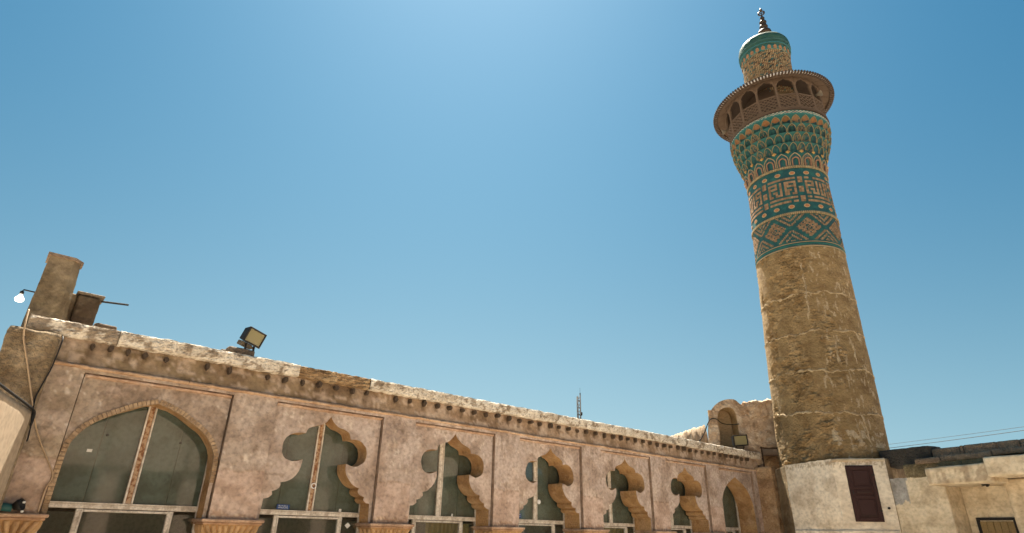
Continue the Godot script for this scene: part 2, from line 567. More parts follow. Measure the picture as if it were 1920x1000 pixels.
func build_arcade() -> void:
	var A := thing("arcade_building", Vector3.ZERO, "long pink plastered arcade with scalloped arches, glazed bays and white flaking parapet", "building")
	var top := EYE + 2.10
	for k in NB:
		var cx := BAY0 + BAY * k
		var kind := 1 if k == 0 else (2 if k == NB - 1 else 0)
		var hp := half_profile(kind)
		var zd: float = DEEP[k]
		var poly := PackedVector2Array()
		var x0 := cx - 1.095
		var x1 := cx + 1.092
		poly.append(Vector2(x0, EYE + 0.10)); 
		var arch := PackedVector2Array()
		for i in range(hp.size() - 1, -1, -1): arch.append(uneven(Vector2(cx - hp[i].x, EYE + hp[i].y)))
		for i in range(1, hp.size()): arch.append(uneven(Vector2(cx + hp[i].x, EYE + hp[i].y)))
		poly.append_array(arch)
		poly.append(Vector2(x1, EYE + 0.10)); poly.append(Vector2(x1, top)); poly.append(Vector2(x0, top))
		var m := MB.new(false)
		m.cut(poly, 0.034, -0.075, func(p: Vector3) -> Color: return wall_color(p + Vector3(0, 0, 0.3)))
		m.col = BROWN
		m.face(poly, -zd, false)
		# outer rim of the recessed panel
		for e in [[Vector2(x1, EYE + 0.1), Vector2(x1, top)], [Vector2(x1, top), Vector2(x0, top)], [Vector2(x0, top), Vector2(x0, EYE + 0.1)]]:
			m.quad(Vector3(e[0].x, e[0].y, -zd), Vector3(e[1].x, e[1].y, -zd), Vector3(e[1].x, e[1].y, -0.075), Vector3(e[0].x, e[0].y, -0.075))
		part("arch_panel", m.done(), "plaster", A)
		# soffit: the ochre lining of the opening, with a slightly proud lip
		var s := MB.new(false)
		for i in arch.size() - 1:
			for j in 6:
				var za := lerpf(-0.077, -zd + 0.002, j / 6.0)
				var zb := lerpf(-0.077, -zd + 0.002, (j + 1) / 6.0)
				var q := [Vector3(arch[i].x, arch[i].y, zb), Vector3(arch[i + 1].x, arch[i + 1].y, zb), Vector3(arch[i + 1].x, arch[i + 1].y, za), Vector3(arch[i].x, arch[i].y, za)]
				for w in [0, 2, 1, 0, 3, 2]:
					s.st.set_color(ochre_color(q[w]))
					s.st.add_vertex(q[w])
		part("arch_soffit", s.done(), "ochre_plaster", A)
		if kind == 1:
			build_arch_moulding(A, cx, hp)
		# carved foot of the jambs: rows of small raised lozenges
		if kind == 0:
			for side: float in [-1.0, 1.0]:
				var cm := MB.new(false)
				for r in 6:
					for q in 5:
						var yy := EYE + 0.135 + r * 0.052
						var zz := -0.115 - q * 0.062 - (0.031 if r % 2 == 1 else 0.0)
						var o := Vector3(cx + side * 1.037, yy, zz)
						var tip := o - Vector3(side * 0.02, 0, 0)
						var c4 := [o + Vector3(0, 0.025, 0), o + Vector3(0, 0, 0.029), o - Vector3(0, 0.025, 0), o - Vector3(0, 0, 0.029)]
						cm.col = ochre_color(o)
						for t in 4: cm.tri_out(c4[t], c4[(t + 1) % 4], tip, o + Vector3(side * 0.1, 0, 0))
				tag(part("carved_panel", cm.done(), "ochre_plaster", A), "", "", "", "stuff")
		build_window(A, k, cx)
	# pilasters and capitals between the bays
	for k in range(-1, NB):
		var px := BAY0 + BAY * (k + 0.5)
		var x0 := px - 0.385
		var x1 := px + 0.385
		if k == -1: x0 = XL
		if k == NB - 1: x1 = XR
		var poly := PackedVector2Array([Vector2(x0, EYE + 0.10), Vector2(x1, EYE + 0.10), Vector2(x1, top), Vector2(x0, top)])
		var m := MB.new(false)
		m.cut(poly, 0.032, 0.0, pilaster_color)
		m.col = BROWN
		m.rim(PackedVector2Array([Vector2(x1, EYE + 0.1), Vector2(x1, top)]), -0.12, 0.0, false)
		m.rim(PackedVector2Array([Vector2(x0, top), Vector2(x0, EYE + 0.1)]), -0.12, 0.0, false)
		m.rim(PackedVector2Array([Vector2(x0, EYE + 0.1), Vector2(x1, EYE + 0.1)]), -0.76, 0.0, false)
		m.face(poly, -0.76, false)
		part("pilaster", m.done(), "plaster", A)
		build_capital(A, (x0 + x1) / 2.0, x1 - x0)
	stub_x = [0.85, 1.09, 1.33, 1.57, 1.89, 2.53, 2.9, 3.58, 3.9, 4.24, 4.56, 4.92, 5.27, 5.6, 6.28, 6.63, 6.99, 7.34, 7.66, 8.03, 8.37, 8.72]
	var xx := 9.08
	while xx < 21.0:
		stub_x.append(xx + rng.randf_range(-0.03, 0.03))
		xx += 0.352
	# wall above the bays: plain band, string course, frieze
	var band := MB.new(false)
	band.cut(PackedVector2Array([Vector2(XL, top), Vector2(XR, top), Vector2(XR, EYE + 2.175), Vector2(XL, EYE + 2.175)]), 0.06, 0.003, wall_color)
	band.col = BROWN
	band.quad(Vector3(XL, top, -0.74), Vector3(XR, top, -0.74), Vector3(XR, top, 0.003), Vector3(XL, top, 0.003))
	part("wall_band", band.done(), "plaster", A)
	var fz := MB.new(false)
	fz.cut(PackedVector2Array([Vector2(XL, EYE + 2.15), Vector2(XR, EYE + 2.15), Vector2(XR, EYE + 2.60), Vector2(XL, EYE + 2.60)]), 0.05, -0.022, frieze_color, func(q: Vector2) -> float: return 0.012 * N2.get_noise_2d(q.x * 1.5, q.y * 1.5))
	part("frieze", fz.done(), "plaster", A)
	part("wall_core", core_mesh(), "room", A)
	# string course in lengths, each a little out of line
	var x := XL
	while x < XR - 0.05:
		var L := minf(rng.randf_range(1.2, 2.6), XR - x)
		var sc := MB.new(true)
		var dy := rng.randf_range(-0.006, 0.006)
		var x_at := x
		var prof := [Vector2(-0.03, 2.150), Vector2(0.022, 2.152), Vector2(0.045, 2.165), Vector2(0.048, 2.185), Vector2(0.03, 2.205), Vector2(-0.03, 2.222)]
		var f := func(u: float, v: float) -> Vector3:
			var i := mini(int(v * 5.0), 4)
			var q: Vector2 = prof[i].lerp(prof[i + 1], v * 5.0 - i)
			var X := x_at + 0.004 + u * (L - 0.008)
			return Vector3(X, EYE + q.y + dy + 0.012 * N2.get_noise_2d(X * 0.8, 4.0), q.x + 0.014 * N3.get_noise_3d(X, q.y * 3.0, 1.0) + 0.01 * N2.get_noise_2d(X * 2.0, 9.0))
		sc.grid(int(L / 0.05) + 2, 10, f, func(p: Vector3, _u: float, _v: float) -> Color: return worn(p, Color(0.52, 0.34, 0.21), Color(0.34, 0.20, 0.11), Color(0.62, 0.47, 0.34), 0.9))
		part("string_course", sc.done(), "ochre_plaster", A)
		x += L
	# panel heads: small moulded fillet above each recessed panel
	for k in NB:
		var cx := BAY0 + BAY * k
		var hm := MB.new(true)
		var f := func(u: float, v: float) -> Vector3:
			var X := cx - 1.09 + u * 2.175
			var a := v * PI
			return Vector3(X, top - 0.03 + 0.03 * sin(a - PI / 2.0) + 0.006 * N2.get_noise_2d(X, 2.0), -0.075 + 0.055 * sin(a) + 0.008 * N3.get_noise_2d(X, 5.0))
		hm.grid(60, 8, f, func(p: Vector3, _u: float, _v: float) -> Color: return worn(p, Color(0.50, 0.33, 0.22), Color(0.34, 0.20, 0.12), PALE, 0.8))
		part("panel_fillet", hm.done(), "ochre_plaster", A)
	# timber stubs under the parapet
	var stub_meshes := []
	for i in 4:
		var sm_ := MB.new(false)
		var pts := []
		var ring := []
		for j in 8:
			var r := rng.randf_range(0.043, 0.062)
			ring.append(Vector2(r * cos(TAU * j / 8.0), 1.25 * r * sin(TAU * j / 8.0)))
		sm_.prism(PackedVector2Array(ring), -0.10, rng.randf_range(0.10, 0.14))
		stub_meshes.append(sm_.done())
	for q: float in stub_x:
		part("beam_end", stub_meshes[rng.randi() % 4], "stub_wood", A, Transform3D(Basis(Vector3.FORWARD, rng.randf_range(-0.4, 0.4)).scaled(Vector3(rng.randf_range(0.55, 0.95), rng.randf_range(0.65, 1.05), rng.randf_range(0.45, 0.9))), Vector3(q, EYE + 2.505 + rng.randf_range(-0.012, 0.012), 0.0)))
	build_parapet(A)
	# roof, back and end walls, floor of the room behind the glazing
	part("roof", boxmesh(Vector3(XR - XL, 0.14, 4.8)), "concrete", A, at((XL + XR) / 2.0, EYE + 2.52, -3.14))
	part("back_wall", boxmesh(Vector3(XR - XL, EYE + 2.44, 0.3)), "room", A, at((XL + XR) / 2.0, (EYE + 2.44) / 2.0, -5.4))
	for q: float in [XL + 0.15, XR - 0.15]:
		part("end_wall", boxmesh(Vector3(0.3, EYE + 2.44, 4.7)), "room", A, at(q, (EYE + 2.44) / 2.0, -2.89))
	part("carpet", boxmesh(Vector3(XR - XL - 0.6, 0.03, 4.3)), "carpet", A, at((XL + XR) / 2.0, 0.02, -3.05))
	# left pier
	var pier := rough_block(Vector3(-0.20, 0.0, -0.9), Vector3(0.42, EYE + 2.56, 0.25), 0.05, 0.02, func(p: Vector3) -> Color: return worn(p, Color(0.26, 0.19, 0.115), Color(0.15, 0.105, 0.06), Color(0.40, 0.31, 0.20), 1.0), Transform3D.IDENTITY, 0.02)
	part("corner_pier", pier, "mud", A)
	# right return wall joining the tower
	var ret := rough_block(Vector3(21.32, 0.0, -0.5), Vector3(21.80, EYE + 2.30, 0.56), 0.05, 0.03, func(p: Vector3) -> Color: return worn(p, Color(0.46, 0.29, 0.155), Color(0.24, 0.14, 0.08), Color(0.60, 0.43, 0.26), 1.0), Transform3D.IDENTITY, 0.03)
	part("return_wall", ret, "mud", A)

func core_mesh() -> ArrayMesh:
	# solid behind the frieze, carrying the roof
	var m := MB.new()
	m.box(Vector3((XL + XR) / 2.0, EYE + 2.345, -0.405), Vector3(XR - XL, 0.485, 0.66))
	return m.done()

var stub_x := []

func frieze_color(p: Vector3) -> Color:
	var k := sm(9.0, 2.0, p.x)
	var base := Color(0.33, 0.225, 0.145).lerp(Color(0.24, 0.17, 0.10), k)
	var c := worn(p * Vector3(1, 1, 1), base, Color(0.19, 0.125, 0.075), Color(0.50, 0.385, 0.29), 1.0)
	# pale mortar patches between the stubs
	if N2.get_noise_2d(p.x * 0.8, p.y * 2.2) + 0.35 * N3.get_noise_3dv(p) > 0.20: c = c.lerp(Color(0.50, 0.39, 0.30), 0.6)
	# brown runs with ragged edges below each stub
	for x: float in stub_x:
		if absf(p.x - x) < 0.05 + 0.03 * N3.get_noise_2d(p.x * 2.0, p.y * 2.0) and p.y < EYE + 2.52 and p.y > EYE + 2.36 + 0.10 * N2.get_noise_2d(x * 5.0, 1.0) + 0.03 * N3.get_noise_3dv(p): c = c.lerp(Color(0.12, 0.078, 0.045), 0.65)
	return c

func build_arch_moulding(A: Node3D, cx: float, hp: PackedVector2Array) -> void:
	# ring of carved ochre blocks round the first arch
	var line := []
	for i in range(hp.size() - 1, -1, -1): line.append(Vector2(cx - hp[i].x, EYE + hp[i].y))
	for i in range(1, hp.size()): line.append(Vector2(cx + hp[i].x, EYE + hp[i].y))
	var total := 0.0
	var acc := [0.0]
	for i in line.size() - 1:
		total += (line[i + 1] - line[i]).length()
		acc.append(total)
	var along := func(s: float) -> Vector2:
		for i in line.size() - 1:
			if s <= acc[i + 1] + 1e-6:
				return line[i].lerp(line[i + 1], (s - acc[i]) / maxf(1e-6, acc[i + 1] - acc[i]))
		return line[line.size() - 1]
	var n := 76
	for i in n:
		var a: Vector2 = along.call(total * i / n + 0.002)
		var b: Vector2 = along.call(total * (i + 1) / n - 0.002)
		var mid := (a + b) / 2.0
		if mid.y < EYE + 0.62 and mid.x > cx: continue
		var d := (b - a).normalized()
		var o := Vector2(-d.y, d.x)
		var w := 0.07
		var m := MB.new()
		var q := [a - o * 0.012, b - o * 0.012, b + o * w, a + o * w]
		m.col = worn(Vector3(mid.x, mid.y, 0.0) * 1.7, Color(0.44, 0.305, 0.185), Color(0.40, 0.27, 0.155), Color(0.49, 0.35, 0.22), 0.6)
		var zf := -0.055 + rng.randf_range(-0.004, 0.004)
		var c3 := Vector3(mid.x, mid.y, -0.06)
		var F := []
		var B := []
		for j in 4:
			var e: Vector2 = q[j].lerp((q[0] + q[1] + q[2] + q[3]) / 4.0, 0.12)
			F.append(Vector3(e.x, e.y, zf)); B.append(Vector3(q[j].x, q[j].y, -0.10))
		m.quad_out(F[0], F[1], F[2], F[3], c3)
		for j in 4: m.quad_out(F[j], F[(j + 1) % 4], B[(j + 1) % 4], B[j], c3)
		part("moulding_block", m.done(), "ochre_plaster", A)

func build_capital(A: Node3D, px: float, w: float) -> void:
	var c := group_part("capital", A, Vector3(px, EYE + 0.10, -0.29))
	var aw := w + 0.23
	var ab := MB.new()
	ab.col = Color(0.54, 0.36, 0.24)
	ab.box(Vector3(0, -0.028, 0), Vector3(aw, 0.05, 0.80), Basis.IDENTITY, 0.014)
	ab.col = Color(0.47, 0.29, 0.17)
	ab.box(Vector3(0, -0.072, 0), Vector3(aw - 0.06, 0.036, 0.75), Basis.IDENTITY, 0.01)
	part("abacus", ab.done(), "ochre_plaster", c)
	var b := MB.new()
	b.col = Color(0.46, 0.27, 0.12)
	var t := Vector3((aw - 0.10) / 2.0, -0.09, 0.35)
	var u := Vector3((aw - 0.10) / 2.0 - 0.17, -0.36, 0.22)
	var P := [Vector3(-t.x, t.y, t.z), Vector3(t.x, t.y, t.z), Vector3(t.x, t.y, -t.z), Vector3(-t.x, t.y, -t.z)]
	var Q := [Vector3(-u.x, u.y, u.z), Vector3(u.x, u.y, u.z), Vector3(u.x, u.y, -u.z), Vector3(-u.x, u.y, -u.z)]
	for i in 4: b.quad_out(P[i], P[(i + 1) % 4], Q[(i + 1) % 4], Q[i], Vector3(0, -0.2, 0))
	b.quad_out(P[0], P[1], P[2], P[3], Vector3(0, -0.2, 0))
	b.quad_out(Q[0], Q[1], Q[2], Q[3], Vector3(0, -0.2, 0))
	part("bell", b.done(), "ochre_plaster", c)
	# leaves on the front and on both sides
	var n := maxi(4, int(round((aw - 0.1) / 0.105)))
	for i in n:
		var f := (i + 0.5) / n * 2.0 - 1.0
		leaf(c, Vector3(f * t.x, t.y, t.z), Vector3(f * u.x, u.y, u.z), Vector3.RIGHT, (t.x * 2.0 / n) * 0.42)
	for s: float in [-1.0, 1.0]:
		for i in 4:
			var f := (i + 0.5) / 4.0 * 2.0 - 1.0
			leaf(c, Vector3(s * t.x, t.y, f * t.z), Vector3(s * u.x, u.y, f * u.z), Vector3(0, 0, -s), 0.05)
	part("column", boxmesh(Vector3(maxf(0.3, w - 0.25), EYE - 0.26, 0.26), 0.03), "concrete", c, at(0, -0.36 - (EYE - 0.26) / 2.0, 0))

func leaf(c: Node3D, p: Vector3, q: Vector3, side: Vector3, r: float) -> void:
	var m := MB.new(true)
	var out := (q - p).cross(side).normalized()
	if out.dot(Vector3(p.x * 0.3, 0, p.z)) < 0.0: out = -out
	var f := func(u: float, v: float) -> Vector3:
		var a := u * PI
		var swell := 0.55 + 0.75 * sin(PI * clampf(v * 1.1, 0.0, 1.0))
		return p.lerp(q, 0.03 + v * 0.72) + side * cos(a) * r * minf(1.0, 0.8 + 0.4 * v) * (1.0 - 0.35 * v) + out * (sin(a) * r * swell - 0.008)
	var tone := rng.randf_range(0.85, 1.12)
	m.grid(8, 7, f, func(_p: Vector3, _u: float, _v: float) -> Color: return Color(0.52 * tone, 0.325 * tone, 0.165 * tone))
	part("leaf", m.done(), "ochre_plaster", c)

func build_window(A: Node3D, k: int, cx: float) -> void:
	var W := group_part("window", A, Vector3(cx, EYE, -DEEP[k] - 0.045))
	var hw := 1.12
	var tall := 1.98
	# frame: transom, mullion with rusty middle, side posts, lower posts
	part("transom", boxmesh(Vector3(2 * hw, 0.062, 0.07), 0.008), "frame_paint", W, at(0, 0.225, 0))
	part("transom_bead", boxmesh(Vector3(2 * hw, 0.022, 0.03), 0.004), "frame_paint", W, at(0, 0.268, 0.032))
	part("mullion", boxmesh(Vector3(0.075, tall - 0.26, 0.05), 0.004), "rust" if k < 2 else "frame_paint", W, at(0.005, 0.256 + (tall - 0.256) / 2.0, 0))
	for s: float in [-1.0, 1.0]:
		part("mullion_bead", boxmesh(Vector3(0.028, tall - 0.28, 0.066), 0.005), "frame_paint", W, at(0.005 + s * 0.053, 0.28 + (tall - 0.28) / 2.0, 0.002))
		part("jamb_post", boxmesh(Vector3(0.06, tall + EYE, 0.06), 0.006), "frame_paint", W, at(s * (hw - 0.06), (tall - EYE) / 2.0, 0))
	for q: float in [-0.60, 0.64]:
		part("door_post", boxmesh(Vector3(0.09, EYE + 0.19, 0.075), 0.01), "frame_paint", W, at(q, (0.19 - EYE) / 2.0, 0.004))
		part("door_post_bead", boxmesh(Vector3(0.02, EYE + 0.15, 0.02), 0.004), "frame_paint", W, at(q + 0.02, (0.15 - EYE) / 2.0, 0.048))
	part("door_head", boxmesh(Vector3(1.15, 0.035, 0.05), 0.006), "frame_paint", W, at(0.02, 0.165, 0.01))
	# panes
	part("pane", boxmesh(Vector3(hw - 0.10, tall - 0.28, 0.006)), "glass", W, at(-hw / 2.0 - 0.005, 0.27 + (tall - 0.27) / 2.0, 0.006))
	part("pane", boxmesh(Vector3(hw - 0.10, tall - 0.28, 0.006)), "glass", W, at(hw / 2.0 + 0.01, 0.27 + (tall - 0.27) / 2.0, 0.006))
	for q in [[-1.09, -0.645], [-0.555, 0.595], [0.685, 1.09]]:
		part("pane", boxmesh(Vector3(q[1] - q[0], EYE + 0.14, 0.006)), "glass", W, at((q[0] + q[1]) / 2.0, (0.14 - EYE) / 2.0, 0.0))
	# painted boards that close the upper lights from inside
	var edges := [-1.12, -0.58, -0.04, 0.02, 0.56, 1.12]
	for i in 5:
		if i == 2: continue
		part("board", boxmesh(Vector3(edges[i + 1] - edges[i] - 0.008, tall - 0.22, 0.02), 0.003), "painted_board", W, at((edges[i] + edges[i + 1]) / 2.0, 0.22 + (tall - 0.22) / 2.0, -0.07 + rng.randf_range(-0.004, 0.004)))
	part("board", boxmesh(Vector3(0.052, tall - 0.22, 0.02), 0.003), "painted_board", W, at(-0.01, 0.22 + (tall - 0.22) / 2.0, -0.075))
	# bolts through the boards
	if k == 0:
		for q in [[-0.52, 1.28], [0.56, 1.27]]:
			var bo := MB.new(true)
			bo.lathe([Vector2(0.0, 0.0), Vector2(0.022, 0.0), Vector2(0.022, 0.01), Vector2(0.0, 0.016)], 10)
			part("bolt", bo.done(), "black_cable", W, Transform3D(Basis(Vector3.RIGHT, PI / 2), Vector3(q[0], q[1], -0.062)))
		part("sticker", boxmesh(Vector3(0.07, 0.045, 0.002)), "white_fleck", W, at(-0.70, 1.02, 0.011))
	if k == 1:
		plate(W, Vector3(-0.50, 0.33, 0.012), 0.24, 0.085)
		var ring := MB.new(true)
		var pts := []
		for i in 16: pts.append(Vector3(0.045 * cos(TAU * i / 16.0), 0.045 * sin(TAU * i / 16.0), 0))
		ring.tube(pts, 0.011, 6, true)
		part("handle_ring", ring.done(), "paint_white", W, at(0.01, 0.72, 0.045))
		var lo := MB.new(false)
		lo.prism(PackedVector2Array([Vector2(0, -0.055), Vector2(0.06, 0), Vector2(0, 0.055), Vector2(-0.06, 0)]), 0.0, 0.002)
		part("sticker", lo.done(), "white_fleck", W, at(0.83, 0.045, 0.006))
	if k == 3:
		plate(W, Vector3(-0.56, 0.36, 0.012), 0.20, 0.10)
		var di := MB.new(true)
		di.lathe([Vector2(0.0, 0.0), Vector2(0.055, 0.0), Vector2(0.055, 0.012), Vector2(0.035, 0.022), Vector2(0.0, 0.024)], 16)
		part("handle_disc", di.done(), "paint_white", W, Transform3D(Basis(Vector3.RIGHT, PI / 2), Vector3(0.12, 0.70, 0.03)))
	if k == 5:
		part("sticker", boxmesh(Vector3(0.12, 0.09, 0.004)), "sign_blue", W, at(-0.62, 0.36, 0.012))
	for i in (1 if k in [1, 2] else 0):
		part("sticker", boxmesh(Vector3(rng.randf_range(0.03, 0.06), rng.randf_range(0.03, 0.06), 0.002)), "white_fleck", W, Transform3D(Basis(Vector3.BACK, rng.randf_range(-0.6, 0.6)), Vector3(rng.randf_range(0.35, 0.75), 0.31 + 0.03 * i, 0.0112)))
	# curtains hang inside some of the lower lights
	if k in [2, 4]:
		var cu := MB.new(true)
		var xa := -0.18 if k == 2 else -1.0
		cu.grid(90, 3, func(u: float, v: float) -> Vector3: return Vector3(lerpf(xa, 1.05, u), lerpf(-1.55, 0.14, v), -0.16 + 0.025 * sin(u * 62.0 + sin(u * 17.0)) + 0.01 * N3.get_noise_2d(u * 5.0, v)))
		part("curtain", cu.done(), "curtain", W)

func plate(W: Node3D, p: Vector3, w: float, h: float) -> void:
	var o := part("name_plate", boxmesh(Vector3(w, h, 0.006), 0.002), "sign_blue", W, Transform3D(Basis.IDENTITY, p))
	# two lines of small white script, too small to read in the photograph: only the strokes
	var st := MB.new()
	for r in 2:
		var y := h * (0.2 - 0.4 * r)
		var x := -w * 0.38
		while x < w * 0.36:
			var l := rng.randf_range(0.012, 0.03)
			st.box(Vector3(x + l / 2.0, y + rng.randf_range(-0.004, 0.004), 0.0042), Vector3(l, 0.007, 0.002))
			if rng.randf() < 0.6: st.box(Vector3(x + l, y + 0.009, 0.0042), Vector3(0.005, 0.016, 0.002))
			if rng.randf() < 0.4: st.box(Vector3(x + l / 2.0, y + 0.014, 0.0042), Vector3(0.005, 0.004, 0.002))
			x += l + rng.randf_range(0.004, 0.012)
	part("lettering", st.done(), "white_fleck", o)

func build_parapet(A: Node3D) -> void:
	# whitewashed coping of uneven lengths; one length has lost its coat and shows brown rubble
	var cuts := [-0.02, 1.15, 2.6, 4.12, 5.62, 7.4, 9.3, 11.2, 13.1, 15.2, 17.4, 19.5, 21.62]
	for i in cuts.size() - 1:
		var x0: float = cuts[i]
		var x1: float = cuts[i + 1]
		var bare := i == 3
		var old := i == 0
		var m := MB.new(true)
		var zf := 0.10
		var prof := [Vector2(-0.55, 2.585), Vector2(zf - 0.02, 2.585), Vector2(zf, 2.60), Vector2(zf + 0.01, 2.69), Vector2(zf + 0.012, 2.78), Vector2(zf - 0.012, 2.815), Vector2(-0.30, 2.83), Vector2(-0.55, 2.60)]
		var at_v := func(v: float) -> Vector2:
			var s := v * (prof.size() - 1)
			var j := mini(int(s), prof.size() - 2)
			return prof[j].lerp(prof[j + 1], s - j)
		var f := func(u: float, v: float) -> Vector3:
			var X := lerpf(x0 + 0.002, x1 - 0.002, u)
			var q: Vector2 = at_v.call(v)
			var n := N2.get_noise_2d(X * 1.2, v * 6.0)
			var c := N3.get_noise_3d(X, q.y * 2.0, q.x)
			var rough := 0.035 if bare else 0.012
			var hgt := q.y
			if v > 0.55: hgt += 0.010 * N2.get_noise_2d(X * 0.9, 3.3) + 0.006 * c - (0.016 * maxf(0.0, NR.get_noise_2d(X * 0.7, 1.0) - 0.1))
			if v < 0.3: hgt += 0.018 * N2.get_noise_2d(X * 1.6, 8.0) + 0.012 * c
			var zz := q.x + rough * (n + c) - (0.035 if bare and v > 0.1 and v < 0.8 else 0.0)
			if old: zz -= 0.03 + 0.03 * N2.get_noise_2d(X * 3.0, q.y * 4.0)
			return Vector3(X, EYE + hgt, zz)
		var fc := func(p: Vector3, _u: float, _v: float) -> Color:
			if bare: return worn(p * 1.8, Color(0.34, 0.22, 0.115), Color(0.16, 0.095, 0.05), Color(0.52, 0.38, 0.22), 1.0)
			var c := worn(p * 1.4, Color(0.76, 0.67, 0.54), Color(0.62, 0.52, 0.39), Color(0.84, 0.78, 0.67), 0.8)
			# flaked-off places with hard edges
			var fl := NR.get_noise_3dv(p * 1.1) * 0.6 + 0.7 * N2.get_noise_3dv(p * 1.7 + Vector3(3, 0, 0))
			if fl > (0.42 if not old else 0.10): c = c.lerp(Color(0.24, 0.17, 0.105), 0.75)
			if NR.get_noise_3dv(p * 3.0) > 0.72: c = c.lerp(Color(0.26, 0.19, 0.13), 0.65)
			if N3.get_noise_3dv(p * 2.2) > 0.40: c = c.lerp(Color(0.22, 0.17, 0.12), 0.7)
			return c
		m.grid(int((x1 - x0) / 0.03), 42, f, fc)
		part("coping", m.done(), "flaking", A)

# ---------------------------------------------------------------- left
func build_left_wall() -> void:
	var th := deg_to_rad(14.4)
	# a low rendered wall runs from the corner pier towards the viewer's left
	var b := Transform3D(Basis(Vector3(cos(th), 0, sin(th)), Vector3.UP, Vector3(-sin(th), 0, cos(th))), Vector3(0.40, 0, 0.30))
	var T := thing("side_wall", Vector3.ZERO, "low beige rendered wall at the left edge, under the black cable", "wall")
	var m := rough_block(Vector3(-0.35, 0.0, 0.0), Vector3(0.0, EYE + 1.40, 5.5), 0.07, 0.002, func(p: Vector3) -> Color: return worn(p, Color(0.41, 0.31, 0.21), Color(0.35, 0.25, 0.16), Color(0.46, 0.36, 0.255), 0.4), b, 0.0)
	part("wall_face", m, "render_coat", T)

func build_roof_things() -> void:
	# tall octagonal pillar with cap on the roof corner
	var t := thing("roof_pillar", Vector3(0.18, EYE + 2.6, -0.62), "tall tapered brown plaster pillar with flat cap on roof corner", "pillar")
	var m := MB.new(true)
	var colr := func(p: Vector3, _u: float, _v: float) -> Color: return worn(p + Vector3(0, EYE, 0), Color(0.20, 0.15, 0.09), Color(0.12, 0.085, 0.05), Color(0.31, 0.235, 0.15), 1.0)
	var oct := []
	for p in [[-0.27, 0.20], [0.14, 0.20], [0.27, 0.05], [0.27, -0.2], [0.12, -0.3], [-0.27, -0.3]]: oct.append(Vector2(p[0], p[1]))
	for i in oct.size():
		var a: Vector2 = oct[i]
		var b: Vector2 = oct[(i + 1) % oct.size()]
		m.grid(10, 30, func(u: float, v: float) -> Vector3:
			var q := a.lerp(b, u) * lerpf(1.0, 0.80, v)
			var p := Vector3(q.x - 0.02 * v, v * 1.36, q.y)
			return p * Vector3(1, 1, 1) + Vector3(q.x, 0, q.y).normalized() * 0.012 * N2.get_noise_3dv(p * 1.6), colr)
	part("shaft", m.done(), "plaster", t)
	var cp := MB.new()
	cp.col = Color(0.24, 0.17, 0.11)
	var capo := PackedVector2Array()
	for q: Vector2 in oct: capo.append(Vector2(q.x * 0.92 - 0.02, -q.y * 0.92))
	capo.reverse()
	var cm := MB.new()
	cm.col = Color(0.25, 0.175, 0.115)
	cm.prism(capo, 0.0, 0.05)
	part("cap", cm.done(), "plaster", t, Transform3D(Basis(Vector3.RIGHT, -PI / 2), Vector3(0, 1.35, 0)))
	# lower block behind it
	var s := thing("roof_block", Vector3(0.66, EYE + 2.6, -0.92), "short dark plaster block with cap beside the tall roof pillar", "pillar")
	part("body", rough_block(Vector3(-0.17, 0, -0.2), Vector3(0.16, 0.90, 0.2), 0.04, 0.012, func(p: Vector3) -> Color: return worn(p, Color(0.13, 0.092, 0.058), Color(0.08, 0.055, 0.035), Color(0.20, 0.15, 0.095), 1.0)), "plaster", s)
	part("flank", rough_block(Vector3(-0.36, 0, -0.12), Vector3(-0.17, 0.92, 0.14), 0.04, 0.012, func(p: Vector3) -> Color: return worn(p, Color(0.27, 0.20, 0.125), Color(0.16, 0.11, 0.065), Color(0.34, 0.27, 0.17), 1.0)), "plaster", s)
	part("cap", boxmesh(Vector3(0.40, 0.035, 0.46), 0.01), "concrete", s, at(0.0, 0.93, 0))
	var w := thing("roof_stub", Vector3(1.0, EYE + 2.6, -0.92), "low rounded plaster stub on roof, right of the dark block", "stub")
	part("body", rough_block(Vector3(-0.16, 0, -0.15), Vector3(0.17, 0.50, 0.15), 0.04, 0.02, func(p: Vector3) -> Color: return worn(p, Color(0.24, 0.165, 0.11), Color(0.12, 0.085, 0.055), Color(0.32, 0.24, 0.16), 1.0)), "plaster", w)
	var rod := MB.new()
	rod.tube([Vector3(0, 0, 0), Vector3(0.44, 0.045, 0.0)], 0.018, 8)
	var ro := part("iron_rod", rod.done(), "iron", self, at(0.80, EYE + 3.50, -0.9))
	tag(ro, "dark iron rod sticking out of the short roof block", "rod")
	# lamp on a bracket at the far left
	var l := thing("bracket_lamp", Vector3(-0.06, EYE + 3.34, -0.62), "bare white bulb hanging from a black bracket on the roof pillar", "lamp")
	var bm := MB.new()
	bm.tube([Vector3(0.08, 0.0, 0), Vector3(-0.155, 0.0, 0.02), Vector3(-0.165, -0.03, 0.02)], 0.012, 8)
	part("bracket", bm.done(), "iron", l)
	var so := MB.new(true)
	so.lathe([Vector2(0.0, 0.0), Vector2(0.026, 0.0), Vector2(0.028, -0.045), Vector2(0.0, -0.05)], 12)
	part("socket", so.done(), "iron", l, at(-0.165, -0.03, 0.02))
	var bu := MB.new(true)
	bu.lathe([Vector2(0.0, -0.045), Vector2(0.022, -0.05), Vector2(0.030, -0.075), Vector2(0.055, -0.105), Vector2(0.064, -0.135), Vector2(0.050, -0.165), Vector2(0.02, -0.178), Vector2(0.0, -0.18)], 18)
	part("bulb", bu.done(), "bulb_glass", l, at(-0.165, -0.03, 0.02))
	var om := OmniLight3D.new()
	om.name = "bulb_light"
	om.light_energy = 0.03
	om.light_size = 0.05
	om.light_color = Color(1, 0.96, 0.88)
	om.omni_range = 6.0
	om.omni_attenuation = 2.0
	om.shadow_enabled = true
	om.position = Vector3(-0.165, -0.16, 0.02)
	l.add_child(om)
